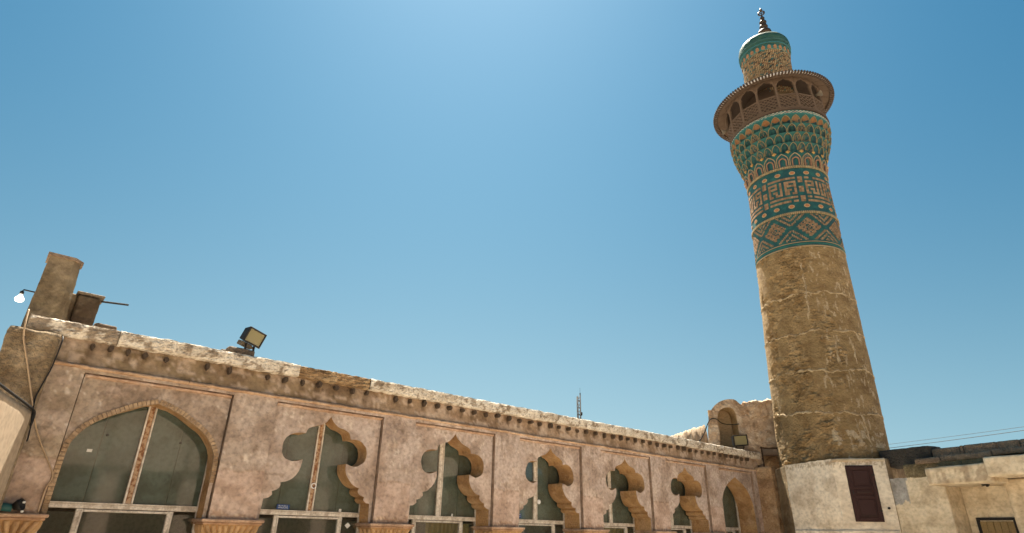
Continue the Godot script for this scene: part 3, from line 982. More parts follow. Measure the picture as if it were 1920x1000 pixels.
	# floodlight on a block on the parapet
	var kb := thing("concrete_block", Vector3(3.05, EYE + 2.82, -0.14), "grey concrete block on the parapet under the floodlight", "block")
	part("body", rough_block(Vector3(-0.23, -0.01, -0.12), Vector3(0.24, 0.13, 0.12), 0.03, 0.008, func(p: Vector3) -> Color: return worn(p, Color(0.20, 0.15, 0.11), Color(0.12, 0.09, 0.065), Color(0.28, 0.22, 0.16), 1.0)), "mud", kb)
	part("end_piece", boxmesh(Vector3(0.09, 0.07, 0.12), 0.01), "concrete", kb, at(-0.28, 0.03, -0.02))
	floodlight(Vector3(3.20, EYE + 2.95, -0.12), deg_to_rad(28.0), deg_to_rad(20.0), deg_to_rad(-6.0), 1.0, "tan faced floodlight on a concrete block on the parapet")
	floodlight(Vector3(20.80, EYE + 2.84, -0.22), deg_to_rad(-32.0), deg_to_rad(8.0), deg_to_rad(6.0), 1.35, "small dark floodlight on the parapet below the arched kiosk")
	# small black spotlight on the leftmost capital
	var sp := thing("spotlight", Vector3(0.56, EYE + 0.10, 0.10), "small black spotlight with teal body lying on the leftmost capital", "spotlight")
	var cyl := MB.new(true)
	cyl.lathe([Vector2(0, 0), Vector2(0.05, 0), Vector2(0.055, 0.16), Vector2(0, 0.16)], 14)
	part("body", cyl.done(), "teal_plastic", sp, Transform3D(Basis(Vector3.BACK, PI / 2 - 0.1), Vector3(-0.02, 0.06, 0)))
	var hd := MB.new(true)
	hd.lathe([Vector2(0, -0.01), Vector2(0.045, -0.01), Vector2(0.075, 0.04), Vector2(0.08, 0.09), Vector2(0.07, 0.09), Vector2(0.05, 0.05), Vector2(0, 0.04)], 16)
	part("head", hd.done(), "black_cable", sp, Transform3D(Basis(Vector3.BACK, -PI / 2 + 0.35) * Basis(Vector3.RIGHT, 0.5), Vector3(0.0, 0.082, 0.01)))
	for q in [[0.085, 0.135], [0.095, 0.02]]:
		part("clip", boxmesh(Vector3(0.035, 0.03, 0.03), 0.008), "white_fleck", sp, at(q[0], q[1], 0.05))

func floodlight(p: Vector3, yaw: float, tilt: float, roll: float, k: float, label: String) -> void:
	var F := thing("floodlight", p, label, "floodlight", "roof floodlights")
	F.basis = Basis(Vector3.UP, yaw)
	var tl := Transform3D(Basis(Vector3.BACK, roll) * Basis(Vector3.RIGHT, tilt), Vector3(0, 0.27 * k, 0))
	var h := MB.new()
	var a := [Vector3(-0.20, -0.14, 0.07), Vector3(0.20, -0.14, 0.07), Vector3(0.20, 0.14, 0.07), Vector3(-0.20, 0.14, 0.07)]
	var b := [Vector3(-0.15, -0.12, -0.10), Vector3(0.15, -0.12, -0.10), Vector3(0.15, 0.09, -0.10), Vector3(-0.15, 0.09, -0.10)]
	for i in 4:
		a[i] *= k; b[i] *= k
	for i in 4: h.quad_out(a[i], a[(i + 1) % 4], b[(i + 1) % 4], b[i], Vector3.ZERO)
	h.quad_out(b[0], b[1], b[2], b[3], Vector3.ZERO)
	part("housing", h.done(), "iron" if k < 1.2 else "steel", F, tl)
	var fr := MB.new()
	for e in [[Vector3(0, 0.13, 0.085), Vector3(0.42, 0.03, 0.04)], [Vector3(0, -0.13, 0.085), Vector3(0.42, 0.03, 0.04)], [Vector3(0.195, 0, 0.085), Vector3(0.03, 0.23, 0.04)], [Vector3(-0.195, 0, 0.085), Vector3(0.03, 0.23, 0.04)]]:
		fr.box(e[0] * k, e[1] * k, Basis.IDENTITY, 0.006)
	part("rim", fr.done(), "iron", F, tl)
	part("front_glass", boxmesh(Vector3(0.365, 0.235, 0.01) * k), "lamp_glass", F, tl * Transform3D(Basis.IDENTITY, Vector3(0, 0, 0.082 * k)))
	part("gear_box", boxmesh(Vector3(0.26, 0.085, 0.13) * k, 0.012), "lamp_grey", F, tl * Transform3D(Basis.IDENTITY, Vector3(-0.03, -0.185, -0.03) * k))
	var br := MB.new()
	for s: float in [-1.0, 1.0]:
		br.box(Vector3(s * 0.10, 0.05, 0) * k, Vector3(0.02, 0.14, 0.035) * k)
	br.box(Vector3(0, 0.0, 0) * k, Vector3(0.24, 0.02, 0.04) * k)
	part("bracket", br.done(), "iron", F)
	part("knob", boxmesh(Vector3(0.05, 0.05, 0.05) * k, 0.015), "lamp_grey", F, tl * Transform3D(Basis.IDENTITY, Vector3(0.13, -0.18, 0.0) * k))

func build_cables() -> void:
	var c1 := MB.new(true)
	c1.tube(smooth_line([Vector3(-0.06, EYE + 2.85, 0.15), Vector3(-0.04, EYE + 2.60, 0.275), Vector3(0.0, EYE + 2.40, 0.275), Vector3(0.14, EYE + 2.06, 0.275), Vector3(0.38, EYE + 1.46, 0.275), Vector3(0.48, EYE + 1.25, 0.12), Vector3(0.61, EYE + 1.03, 0.035), Vector3(0.76, EYE + 0.80, 0.025), Vector3(0.87, EYE + 0.60, 0.025), Vector3(0.84, EYE + 0.40, 0.02), Vector3(0.84, EYE + 0.12, 0.02)], 6), 0.011, 6)
	tag(part("cable", c1.done(), "beige_cable", self), "thin beige cable hanging down the corner pier", "cable")
	var c2 := MB.new(true)
	var th := deg_to_rad(14.4)
	var d := Vector3(-sin(th), 0, cos(th))
	var o := Vector3(0.40, EYE + 1.415, 0.30)
	c2.tube(smooth_line([o + Vector3(0.02, -0.2, 0.015), o + d * 0.02 + Vector3(0.015, -0.02, 0.0), o + d * 0.5 + Vector3(0.0, 0.012, 0), o + d * 1.2 + Vector3(0, 0.012, 0), o + d * 2.4 + Vector3(0, 0.012, 0), o + d * 5.0 + Vector3(0, 0.012, 0)], 5), 0.018, 6)
	tag(part("cable", c2.done(), "black_cable", self), "thick black cable lying along the top of the low side wall", "cable").name = numbered_cable()
	var c3 := MB.new(true)
	c3.tube(smooth_line([Vector3(0.43, EYE + 2.56, 0.12), Vector3(0.445, EYE + 2.45, 0.262), Vector3(0.43, EYE + 2.05, 0.262), Vector3(0.38, EYE + 1.72, 0.266), Vector3(0.37, EYE + 1.55, 0.268), Vector3(0.40, EYE + 1.36, 0.31), Vector3(0.43, EYE + 1.15, 0.32), Vector3(0.44, EYE + 1.0, 0.32)], 6), 0.010, 6)
	tag(part("cable", c3.done(), "black_cable", self), "black cable running down the right edge of the corner pier", "cable").name = numbered_cable()
	# overhead wires far behind the annex
	for k in 2:
		var wm := MB.new(true)
		var a := Vector3(38.29, 6.53, -0.58) if k == 0 else Vector3(38.29, 6.33, -0.57)
		var b := Vector3(33.63, 6.20, 5.98) if k == 0 else Vector3(33.62, 6.05, 5.94)
		var pts := []
		for i in 21:
			var t := lerpf(-1.2, 2.2, i / 20.0)
			pts.append(a.lerp(b, t) + Vector3(0, 0.05 * (t - 0.5) * (t - 0.5) - 0.0125, 0))
		wm.tube(pts, 0.009 if k == 0 else 0.013, 5)
		var w := part("overhead_wire", wm.done(), "black_cable", self)
		w.name = numbered("overhead_wire")
		tag(w, ["upper of the two thin wires crossing the sky right of the minaret", "lower of the two thin wires crossing the sky right of the minaret"][k], "wire", "overhead wires")

var cable_count := 0
func numbered_cable() -> String:
	cable_count += 1
	return "cable_%03d" % cable_count

func build_mast() -> void:
	var T := thing("radio_mast", Vector3(44.2, 0, -29.6), "distant steel lattice mast rising behind the arcade roof", "mast")
	var H := 14.3
	var legs := [Vector3(-0.17, 0, 0.1), Vector3(0.17, 0, 0.1), Vector3(0.0, 0, -0.2)]
	for i in 3:
		var m := MB.new(true)
		m.tube([legs[i], legs[i] + Vector3(0, H + (0.25 if i == 1 else 0.0), 0)], 0.065 if i == 1 else 0.045, 6)
		part("leg", m.done(), "iron", T)
	var y := 0.4
	var n := 0
	while y < H - 0.3:
		for i in 3:
			var a: Vector3 = legs[i]
			var b: Vector3 = legs[(i + 1) % 3]
			var m := MB.new()
			m.bar(a + Vector3(0, y + (0.0 if n % 2 == 0 else 0.34), 0), b + Vector3(0, y + (0.34 if n % 2 == 0 else 0.0), 0), 0.036, 0.036)
			part("brace", m.done(), "iron", T)
		y += 0.34
		n += 1
	part("equipment_box", boxmesh(Vector3(0.14, 0.30, 0.2), 0.02), "iron", T, at(0.29, 12.6, 0.1))
	part("platform_bar", boxmesh(Vector3(0.52, 0.07, 0.07), 0.01), "iron", T, at(0.02, 12.42, 0.14))
	part("antenna_tip", boxmesh(Vector3(0.10, 0.12, 0.10), 0.02), "iron", T, at(0.17, H + 0.32, 0.1))
	var rod := MB.new()
	rod.tube([Vector3(0.17, H + 0.3, 0.1), Vector3(0.17, H + 0.9, 0.1)], 0.012, 5)
	part("rod", rod.done(), "iron", T)

# ---------------------------------------------------------------- plinth of the minaret with its shutter
func plinth_color(p: Vector3) -> Color:
	var c := worn(p, Color(0.79, 0.685, 0.53), Color(0.67, 0.55, 0.395), Color(0.82, 0.74, 0.60), 0.6)
	# brown rain marks hanging from the top edge, each with its own ragged end
	var len := 0.10 + 0.22 * maxf(0.0, N3.get_noise_2d((p.x + p.z) * 1.1, 2.0) + 0.3 * N2.get_noise_2d((p.x - p.z) * 2.0, 7.0))
	if p.y > EYE + 2.22 - len and p.y < EYE + 2.24 and N3.get_noise_2d((p.x + p.z) * 3.0, p.y * 0.6) > -0.02: c = c.lerp(Color(0.30, 0.205, 0.11), 0.55)
	return c

func build_plinth() -> void:
	var T := thing("minaret_plinth", Vector3.ZERO, "cream plastered angular base of the minaret with dark red shutter", "plinth")
	var V := [Vector2(22.5, 0.05), Vector2(21.5, 0.62), Vector2(20.67, 1.38), Vector2(20.42, 3.02), Vector2(21.25, 4.28), Vector2(23.05, 4.33), Vector2(24.6, 4.2), Vector2(24.9, 0.8)]
	var hh := [2.18, 2.18, 2.22, 2.30, 2.30, 2.30, 2.30, 2.30]
	for i in 5:
		var a: Vector2 = V[i]
		var b: Vector2 = V[i + 1]
		var d := (b - a).normalized()
		var nrm := Vector3(-d.y, 0, d.x)
		var m := MB.new(true)
		var L := (b - a).length()
		var h0: float = EYE + hh[i]
		var h1: float = EYE + hh[i + 1]
		var inner := func(u: float, v: float) -> Vector3:
			var q := a.lerp(b, u)
			var hgt := lerpf(h0, h1, u)
			var y := v * hgt
			var p := Vector3(q.x, y, q.y)
			var n := 0.010 * N2.get_noise_3dv(p) + 0.006 * N3.get_noise_3dv(p)
			p.y += 0.03 * N2.get_noise_3dv(p * 1.4) * v
			# worn arris: pull the corners in a touch
			return p + nrm * n
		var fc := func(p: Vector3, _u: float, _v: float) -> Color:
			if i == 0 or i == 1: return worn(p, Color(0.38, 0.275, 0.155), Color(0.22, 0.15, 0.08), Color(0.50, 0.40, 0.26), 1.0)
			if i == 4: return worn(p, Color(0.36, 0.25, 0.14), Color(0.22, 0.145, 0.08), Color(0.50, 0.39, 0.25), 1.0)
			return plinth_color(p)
		m.grid(int(L / 0.035), 110, inner, fc)
		part("face", m.done(), "limewash", T)
	# sloped mortar top
	var tm := MB.new(true)
	var ctr := Vector3(22.4, EYE + 2.42, 2.32)
	for i in V.size():
		var a: Vector2 = V[i]
		var b: Vector2 = V[(i + 1) % V.size()]
		var pa := Vector3(a.x, EYE + hh[i] + 0.002, a.y)
		var pb := Vector3(b.x, EYE + hh[(i + 1) % V.size()] + 0.002, b.y)
		tm.grid(12, 10, func(u: float, v: float) -> Vector3:
			var e := pa.lerp(pb, u)
			var p := e.lerp(ctr, v)
			p.y += 0.02 * N3.get_noise_3dv(p) * (1.0 if v > 0.01 else 0.4)
			return p, func(p: Vector3, _u: float, _v: float) -> Color: return worn(p, Color(0.54, 0.44, 0.31), Color(0.34, 0.25, 0.15), Color(0.62, 0.53, 0.40), 1.0))
	part("mortar_top", tm.done(), "limewash", T)
	# ledge under the shutter and pale plaster lip along the top edge
	var f0 := Vector2(20.42, 3.02)
	var f1 := Vector2(21.25, 4.28)
	var dd := (f1 - f0).normalized()
	var fb := Basis(Vector3(dd.x, 0, dd.y), Vector3.UP, Vector3(-dd.y, 0, dd.x))
	var F := Transform3D(fb, Vector3(f0.x, EYE, f0.y))
	var g0 := Vector2(20.67, 1.38)
	var e0 := (f0 - g0).normalized()
	var G := Transform3D(Basis(Vector3(e0.x, 0, e0.y), Vector3.UP, Vector3(-e0.y, 0, e0.x)), Vector3(g0.x, EYE, g0.y))
	part("ledge", rough_block(Vector3(-0.02, 0.10, -0.06), Vector3(1.47, 0.255, 0.05), 0.04, 0.012, plinth_color, F, 0.01), "limewash", T)
	part("ledge", rough_block(Vector3(0.0, 0.10, -0.06), Vector3(1.66, 0.235, 0.045), 0.04, 0.012, plinth_color, G, 0.01), "limewash", T)
	part("lip", rough_block(Vector3(-0.01, 2.22, -0.10), Vector3(1.52, 2.315, 0.028), 0.03, 0.016, func(p: Vector3) -> Color: return worn(p, Color(0.58, 0.47, 0.32), Color(0.40, 0.29, 0.17), Color(0.66, 0.57, 0.43), 1.0), F, 0.02), "limewash", T)
	# shutter: frame, two stiles, four panels
	var S := group_part("shutter", T)
	S.transform = F * Transform3D(Basis.IDENTITY, Vector3(0.735, 1.285, 0.012))
	part("surround", boxmesh(Vector3(0.78, 1.62, 0.05), 0.006), "maroon_paint", S)
	for s: float in [-1.0, 1.0]:
		part("stile", boxmesh(Vector3(0.10, 1.56, 0.04), 0.008), "maroon_paint", S, at(s * 0.315, 0, 0.035))
	for y: float in [-0.72, -0.10, 0.16, 0.73]:
		part("rail", boxmesh(Vector3(0.53, 0.085, 0.036), 0.008), "maroon_paint", S, at(0, y, 0.034))
	for q in [[0.45, 0.44], [0.03, 0.14], [-0.41, 0.48]]:
		part("panel", boxmesh(Vector3(0.44, q[1], 0.03), 0.02), "maroon_paint", S, at(0, q[0], 0.026))
	part("moulding", boxmesh(Vector3(0.42, 0.018, 0.02), 0.004), "old_wood", S, at(0.0, -0.645, 0.048))
	part("moulding", boxmesh(Vector3(0.42, 0.014, 0.02), 0.004), "old_wood", S, at(0.0, 0.02, 0.048))
	for y: float in [-0.5, 0.52]:
		part("hinge", boxmesh(Vector3(0.09, 0.035, 0.02), 0.004), "iron", S, at(0.34, y, 0.06))
	part("hasp", boxmesh(Vector3(0.03, 0.10, 0.03), 0.006), "iron", S, at(-0.31, 0.02, 0.065))
	# vertical seam of the corner and a drain hole
	var sp := MB.new(true)
	sp.tube([Vector3(1.32, 0.86, 0.0), Vector3(1.32, 0.86, 0.05)], 0.035, 10)
	part("drain_hole", sp.done(), "black_cable", T, F)

# ---------------------------------------------------------------- annex on the right
func build_annex() -> void:
	var th := deg_to_rad(17.1)
	var s := Vector3(-sin(th), 0, cos(th))
	var n := Vector3(-cos(th), 0, -sin(th))
	# local frame: x along the wall towards the viewer, y up, z out of the wall (-x side)
	var A := thing("annex_building", Vector3.ZERO, "low cream annex with projecting canopy and stone roof slabs, right of the minaret", "building")
	A.transform = Transform3D(Basis(s, Vector3.UP, s.cross(Vector3.UP)), Vector3(21.3, EYE, 4.25))
	var zs := 1.0 if s.cross(Vector3.UP).dot(n) > 0.0 else -1.0
	if zs < 0.0: A.transform = Transform3D(Basis(s, Vector3.UP, -s.cross(Vector3.UP)), Vector3(21.3, EYE, 4.25))
	var inv := A.transform
	var cream := func(p: Vector3) -> Color:
		var c := worn(p + Vector3(5, 2, 9), Color(0.72, 0.595, 0.41), Color(0.60, 0.465, 0.295), Color(0.78, 0.67, 0.49), 0.65)
		# bare grey cement patch next to the shutter
		if p.x > -0.6 and p.x < 0.52 + 0.10 * N2.get_noise_3dv(p * 1.5) and p.y > 0.95 + 0.25 * N2.get_noise_3dv(p * 1.2 + Vector3(9, 0, 0)):
			c = worn(p * 2.2, Color(0.40, 0.375, 0.335), Color(0.28, 0.255, 0.22), Color(0.52, 0.50, 0.46), 1.0)
		return c
	var wl := MB.new(true)
	wl.grid(70, 110, func(u: float, v: float) -> Vector3:
		var x := lerpf(-0.75, 1.60, u)
		var top := 1.70 + 0.03 * N2.get_noise_2d(x * 2.0, 1.0) + 0.05 * sm(0.5, 1.2, x)
		var y := lerpf(-EYE, top, v)
		return Vector3(x, y, 0.014 * N2.get_noise_2d(x * 1.2, y * 1.2) + 0.006 * N3.get_noise_2d(x, y)), func(p: Vector3, _u: float, _v: float) -> Color: return cream.call(p))
	part("wall", wl.done(), "limewash", A)
	part("wall_backing", rough_block(Vector3(-0.75, -EYE, -0.5), Vector3(1.58, 1.66, -0.03), 0.2, 0.0, cream), "limewash", A)
	# dark wall behind the recess, its sides and ceiling
	part("recess_wall", rough_block(Vector3(1.5, -EYE, -0.95), Vector3(5.2, 1.5, -0.70), 0.08, 0.012, cream), "limewash", A)
	part("pilaster", rough_block(Vector3(3.10, -EYE, -0.7), Vector3(5.4, 1.50, 0.0), 0.08, 0.010, cream), "limewash", A)
	part("pier", rough_block(Vector3(1.45, -EYE, -0.72), Vector3(1.60, 1.66, -0.004), 0.06, 0.004, cream), "limewash", A)
	# canopies
	part("canopy", rough_block(Vector3(1.53, 1.40, -0.75), Vector3(3.22, 1.88, 0.60), 0.05, 0.014, func(p: Vector3) -> Color:
		var c := worn(p + Vector3(1, 0, 0), Color(0.69, 0.565, 0.385), Color(0.54, 0.405, 0.25), Color(0.75, 0.64, 0.46), 0.7)
		if p.z > 0.5 and p.y > 1.42 and N2.get_noise_2d(p.x * 1.5, p.y * 0.35) > 0.02: c = c.lerp(Color(0.34, 0.235, 0.145), 0.55)
		return c, Transform3D.IDENTITY, 0.03), "limewash", A)
	part("canopy", rough_block(Vector3(3.18, 1.52, -0.75), Vector3(5.4, 2.0, 0.75), 0.05, 0.014, func(p: Vector3) -> Color: return worn(p + Vector3(7, 0, 0), Color(0.74, 0.615, 0.43), Color(0.62, 0.48, 0.31), Color(0.79, 0.68, 0.50), 0.7), Transform3D.IDENTITY, 0.03), "limewash", A)
	# mossy fill and roof slabs
	var moss := func(p: Vector3) -> Color: return worn(p * 1.4, Color(0.20, 0.155, 0.085), Color(0.11, 0.085, 0.045), Color(0.34, 0.27, 0.155), 1.0)
	var stone := func(p: Vector3) -> Color: return worn(p * 1.3, Color(0.27, 0.195, 0.13), Color(0.17, 0.12, 0.08), Color(0.38, 0.285, 0.19), 1.0)
	part("mossy_fill", rough_block(Vector3(0.55, 1.68, -0.5), Vector3(1.75, 2.06, 0.02), 0.04, 0.03, moss, Transform3D.IDENTITY, 0.05), "dark_stone", A)
	part("mossy_fill", rough_block(Vector3(1.6, 1.80, -0.8), Vector3(5.4, 2.07, 0.06), 0.05, 0.02, moss), "dark_stone", A)
	var x := 0.98
	var lens := [0.74, 1.35, 0.95, 0.9, 0.6]
	for i in lens.size():
		var y0 := 2.04 + 0.028 * (x - 1.0)
		part("roof_slab", rough_block(Vector3(x + 0.006, y0, -0.6), Vector3(x + lens[i] - 0.006, y0 + 0.155, 0.10 + rng.randf_range(-0.02, 0.02)), 0.04, 0.007, stone, Transform3D.IDENTITY, 0.01), "dark_stone", A)
		x += lens[i]
	x = 1.30
	for L: float in [0.80, 0.10, 0.86, 0.55, 0.6, 0.7]:
		part("roof_slab", rough_block(Vector3(x + 0.005, 2.16, -0.8), Vector3(x + L - 0.005, 2.47 + 0.004 * x + rng.randf_range(-0.008, 0.008), -0.30 + rng.randf_range(-0.02, 0.02)), 0.04, 0.006, stone, Transform3D.IDENTITY, 0.0), "dark_stone", A)
		x += L
	part("stone_block", rough_block(Vector3(-0.35, 2.05, -0.9), Vector3(1.26, 2.585, -0.30), 0.05, 0.012, func(p: Vector3) -> Color: return worn(p, Color(0.062, 0.055, 0.046), Color(0.04, 0.035, 0.03), Color(0.10, 0.088, 0.07), 1.0)), "dark_stone", A)
	part("roof", boxmesh(Vector3(5.4, 0.2, 4.0)), "concrete", A, at(2.9, 1.9, -2.75))
	# door in the recess
	var D := group_part("door", A, Vector3(2.30, 0, -0.69))
	part("frame", frame_mesh(0.98, EYE + 0.60), "iron", D, at(0, -EYE, 0.01))
	for i in 5:
		part("plank", boxmesh(Vector3(0.162, EYE + 0.50, 0.03), 0.006), "door_plank" if M.has("door_plank") else plank_mat(), D, at(-0.34 + i * 0.17, (0.5 - EYE) / 2.0, 0.012 + 0.004 * (i % 2)))
	# ceiling lamp base under the canopy
	var cl := MB.new()
	cl.box(Vector3(0, 0, 0), Vector3(0.16, 0.03, 0.10), Basis.IDENTITY, 0.008)
	cl.box(Vector3(0.03, -0.03, 0), Vector3(0.05, 0.04, 0.05), Basis.IDENTITY, 0.01)
	var c := thing("ceiling_lamp", A.transform * Vector3(2.72, 1.375, 0.10), "small dark lamp fitting under the annex canopy", "lamp")
	c.basis = A.basis
	part("fitting", cl.done(), "iron", c)
	var arms := MB.new()
	for q: float in [-0.09, 0.09]: arms.bar(Vector3(0, -0.01, 0), Vector3(q, -0.03, 0.03), 0.012, 0.012)
	part("arm", arms.done(), "iron", c)
	# small crumpled sheet metal flashing next to the shutter
	var sh := MB.new(true)
	sh.grid(16, 6, func(u: float, v: float) -> Vector3: return Vector3(lerpf(-0.45, 0.02, u), 1.72 + 0.05 * v + 0.05 * N3.get_noise_2d(u * 0.7, v * 0.5), 0.01 + 0.06 * v + 0.05 * N3.get_noise_2d(u * 0.9 + 4.0, v)))
	part("flashing", sh.done(), "steel", A)

func plank_mat() -> String:
	surf("door_plank", Color(0.30, 0.20, 0.085), {"tex": (M["old_wood"] as StandardMaterial3D).albedo_texture, "scale": 1.7, "rough": 0.6})
	return "door_plank"

func frame_mesh(w: float, h: float) -> ArrayMesh:
	var m := MB.new()
	m.box(Vector3(-w / 2.0 + 0.035, h / 2.0, 0), Vector3(0.07, h, 0.08), Basis.IDENTITY, 0.006)
	m.box(Vector3(w / 2.0 - 0.035, h / 2.0, 0), Vector3(0.07, h, 0.08), Basis.IDENTITY, 0.006)
	m.box(Vector3(0, h - 0.035, 0), Vector3(w - 0.14, 0.07, 0.08), Basis.IDENTITY, 0.006)
	return m.done()

# ---------------------------------------------------------------- arched kiosk on the roof
func build_kiosk() -> void:
	var T := thing("roof_kiosk", Vector3(20.6, EYE, -0.9), "orange plaster kiosk with round arched niche on roof beside the minaret", "kiosk")
	T.basis = Basis(Vector3(0.7071, 0, 0.7071), Vector3.UP, Vector3(-0.7071, 0, 0.7071))
	var fc := func(p: Vector3) -> Color: return worn(p * 1.5 + Vector3(4, 9, 2), Color(0.49, 0.36, 0.245), Color(0.28, 0.175, 0.10), Color(0.68, 0.56, 0.42), 1.0)
	var wob := func(q: Vector2) -> float: return 0.05 * N2.get_noise_2d(q.x * 1.2, q.y * 1.2) + 0.03 * N3.get_noise_2d(q.x, q.y)
	var outer := smooth_line([Vector2(-0.40, 2.55), Vector2(-0.38, 3.32), Vector2(-0.30, 4.0), Vector2(-0.23, 4.23), Vector2(-0.02, 4.52), Vector2(0.26, 4.71), Vector2(0.56, 4.78), Vector2(0.78, 4.75), Vector2(0.95, 4.62), Vector2(1.17, 4.43), Vector2(1.30, 4.02), Vector2(1.32, 3.58), Vector2(1.30, 2.55)], 6)
	var hole := smooth_line([Vector2(0.03, 2.55), Vector2(0.04, 3.17), Vector2(0.05, 3.69), Vector2(0.04, 4.05), Vector2(0.15, 4.33), Vector2(0.39, 4.46), Vector2(0.61, 4.44), Vector2(0.72, 4.28), Vector2(0.76, 3.98), Vector2(0.77, 3.64), Vector2(0.76, 3.2), Vector2(0.76, 2.55)], 6)
	var poly := PackedVector2Array()
	for q in hole: poly.append(q)
	for i in range(outer.size() - 1, -1, -1): poly.append(outer[i])
	var m := MB.new(true)
	m.cut(poly, 0.04, 0.0, fc, wob)
	part("front", m.done(), "mud", T)
	var n := outer.size() - 1
	var vault := MB.new(true)
	vault.grid(n, 16, func(u: float, v: float) -> Vector3:
		var q: Vector2 = outer[mini(int(round(u * n)), n)]
		var sink := 0.45 * v * v
		return Vector3(q.x + 0.25 * v, q.y - sink + 0.05 * N2.get_noise_3d(q.x, q.y, v * 2.0) * v, wob.call(q) * (1.0 - v) - 1.1 * v), func(p: Vector3, _u: float, _v: float) -> Color: return fc.call(p))
	part("vault", vault.done(), "mud", T)
	var hn := hole.size() - 1
	var lining := MB.new(true)
	lining.grid(hn, 8, func(u: float, v: float) -> Vector3:
		var q: Vector2 = hole[mini(int(round(u * hn)), hn)]
		return Vector3(q.x, q.y, wob.call(q) * (1.0 - v) - 0.75 * v), func(p: Vector3, _u: float, _v: float) -> Color: return worn(p, Color(0.40, 0.27, 0.13), Color(0.28, 0.18, 0.09), Color(0.48, 0.34, 0.19), 0.8))
	part("niche_lining", lining.done(), "mud", T)
	part("niche_back", boxmesh(Vector3(0.95, 2.0, 0.1)), niche_mat(), T, at(0.40, 3.5, -0.79))
	# broken masonry leaning on the tower: a bright eroded cap over a lower face
	part("side_block", rough_block(Vector3(1.16, 3.04, -2.4), Vector3(3.3, 4.25, -0.10), 0.04, 0.06, fc, Transform3D.IDENTITY, 0.04), "mud", T)
	part("side_cap", rough_block(Vector3(1.10, 4.12, -0.9), Vector3(2.45, 4.72, -0.02), 0.04, 0.10, fc, Transform3D(Basis(Vector3.BACK, 0.10), Vector3(0.45, -0.15, 0)), 0.10), "mud", T)
	part("side_foot", rough_block(Vector3(1.14, 2.45, -2.4), Vector3(1.50, 3.10, -0.02), 0.04, 0.05, fc, Transform3D.IDENTITY, 0.03), "mud", T)
	part("recess_back", rough_block(Vector3(0.9, 2.0, -2.6), Vector3(3.7, 3.4, -2.3), 0.06, 0.02, func(p: Vector3) -> Color: return worn(p, Color(0.40, 0.27, 0.165), Color(0.25, 0.155, 0.088), Color(0.55, 0.42, 0.28), 1.0)), "mud", T)
	part("recess_ceiling", boxmesh(Vector3(2.2, 0.05, 2.3), 0.01), "old_wood", T, at(2.4, 3.005, -1.28))
	part("recess_side", boxmesh(Vector3(0.3, 1.0, 2.0), 0.01), "concrete", T, at(3.35, 2.6, -1.35))
	part("recess_side", boxmesh(Vector3(0.05, 0.9, 2.2), 0.01), "old_wood", T, at(1.545, 2.6, -1.22))
	# low rubble ramp on the left
	var ramp := MB.new(true)
	ramp.grid(50, 14, func(u: float, v: float) -> Vector3:
		var x := lerpf(-1.60, -0.30, u)
		var top := lerpf(3.50, 3.92, u) * sm(-0.02, 0.02, u) + 0.05 * N3.get_noise_2d(x, 1.0) + 0.04 * N2.get_noise_2d(x * 2.0, 2.0)
		return Vector3(x, lerpf(2.55, top, sin(minf(1.0, v * 1.25) * PI / 2.0)), -0.15 - 0.7 * v + 0.05 * N3.get_noise_2d(x, v * 3.0)), func(p: Vector3, _u: float, _v: float) -> Color: return worn(p * 1.6, Color(0.42, 0.30, 0.19), Color(0.24, 0.16, 0.09), Color(0.62, 0.52, 0.39), 1.0))
	part("rubble_ramp", ramp.done(), "flaking", T)
	var ca := MB.new(true)
	ca.tube(smooth_line([Vector3(-0.95, 2.95, 0.10), Vector3(-0.55, 3.45, 0.06), Vector3(-0.35, 3.85, 0.06), Vector3(-0.20, 4.02, 0.07), Vector3(0.0, 4.0, 0.07), Vector3(0.2, 3.88, -0.05), Vector3(0.5, 3.84, -0.10), Vector3(0.80, 3.84, 0.05)], 8), 0.018, 6)
	tag(part("cable_strand", ca.done(), "black_cable", self, T.transform), "dark cable looped across the arched niche of the roof kiosk", "cable")

func niche_mat() -> String:
	surf("niche_wall", Color(0.42, 0.29, 0.16), {"tex": (M["plaster"] as StandardMaterial3D).albedo_texture, "bump": (M["plaster"] as StandardMaterial3D).heightmap_texture, "bump_cm": 4.0, "scale": 0.8})
	return "niche_wall"

# ---------------------------------------------------------------- minaret
const MB0 := 2.35   # height above the eye of the foot of the minaret
var TEAL := Color(0.012, 0.070, 0.068)

func ring_r(h: float) -> float:
	var hs := [2.0, 2.5, 5.0, 7.5, 10.0, 11.4, 12.7, 13.6]
	var rs := [1.755, 1.745, 1.71, 1.665, 1.60, 1.575, 1.525, 1.515]
	for i in hs.size() - 1:
		if h <= hs[i + 1]: return lerpf(rs[i], rs[i + 1], (h - hs[i]) / (hs[i + 1] - hs[i]))
	return 1.515

func cyl(r: float, a: float, h: float) -> Vector3:
	return Vector3(r * sin(a), h - MB0, r * cos(a))

func teal_color(p: Vector3) -> Color:
	return worn(p * 2.0, TEAL, Color(0.008, 0.050, 0.060), Color(0.022, 0.135, 0.115), 0.9)

func cell_block(m: MB, a0: float, a1: float, h0: float, h1: float, r: float, proud: float, c: Color) -> void:
	m.col = c
	var o := cyl(r - 0.1, (a0 + a1) / 2.0, (h0 + h1) / 2.0)
	var q := [cyl(r + proud, a0, h0), cyl(r + proud, a1, h0), cyl(r + proud, a1, h1), cyl(r + proud, a0, h1)]
	var b := [cyl(r - 0.01, a0, h0), cyl(r - 0.01, a1, h0), cyl(r - 0.01, a1, h1), cyl(r - 0.01, a0, h1)]
	m.quad_out(q[0], q[1], q[2], q[3], o)
	for i in 4: m.quad_out(q[i], q[(i + 1) % 4], b[(i + 1) % 4], b[i], (q[0] + q[2]) / 2.0 * 0.97 + o * 0.03)

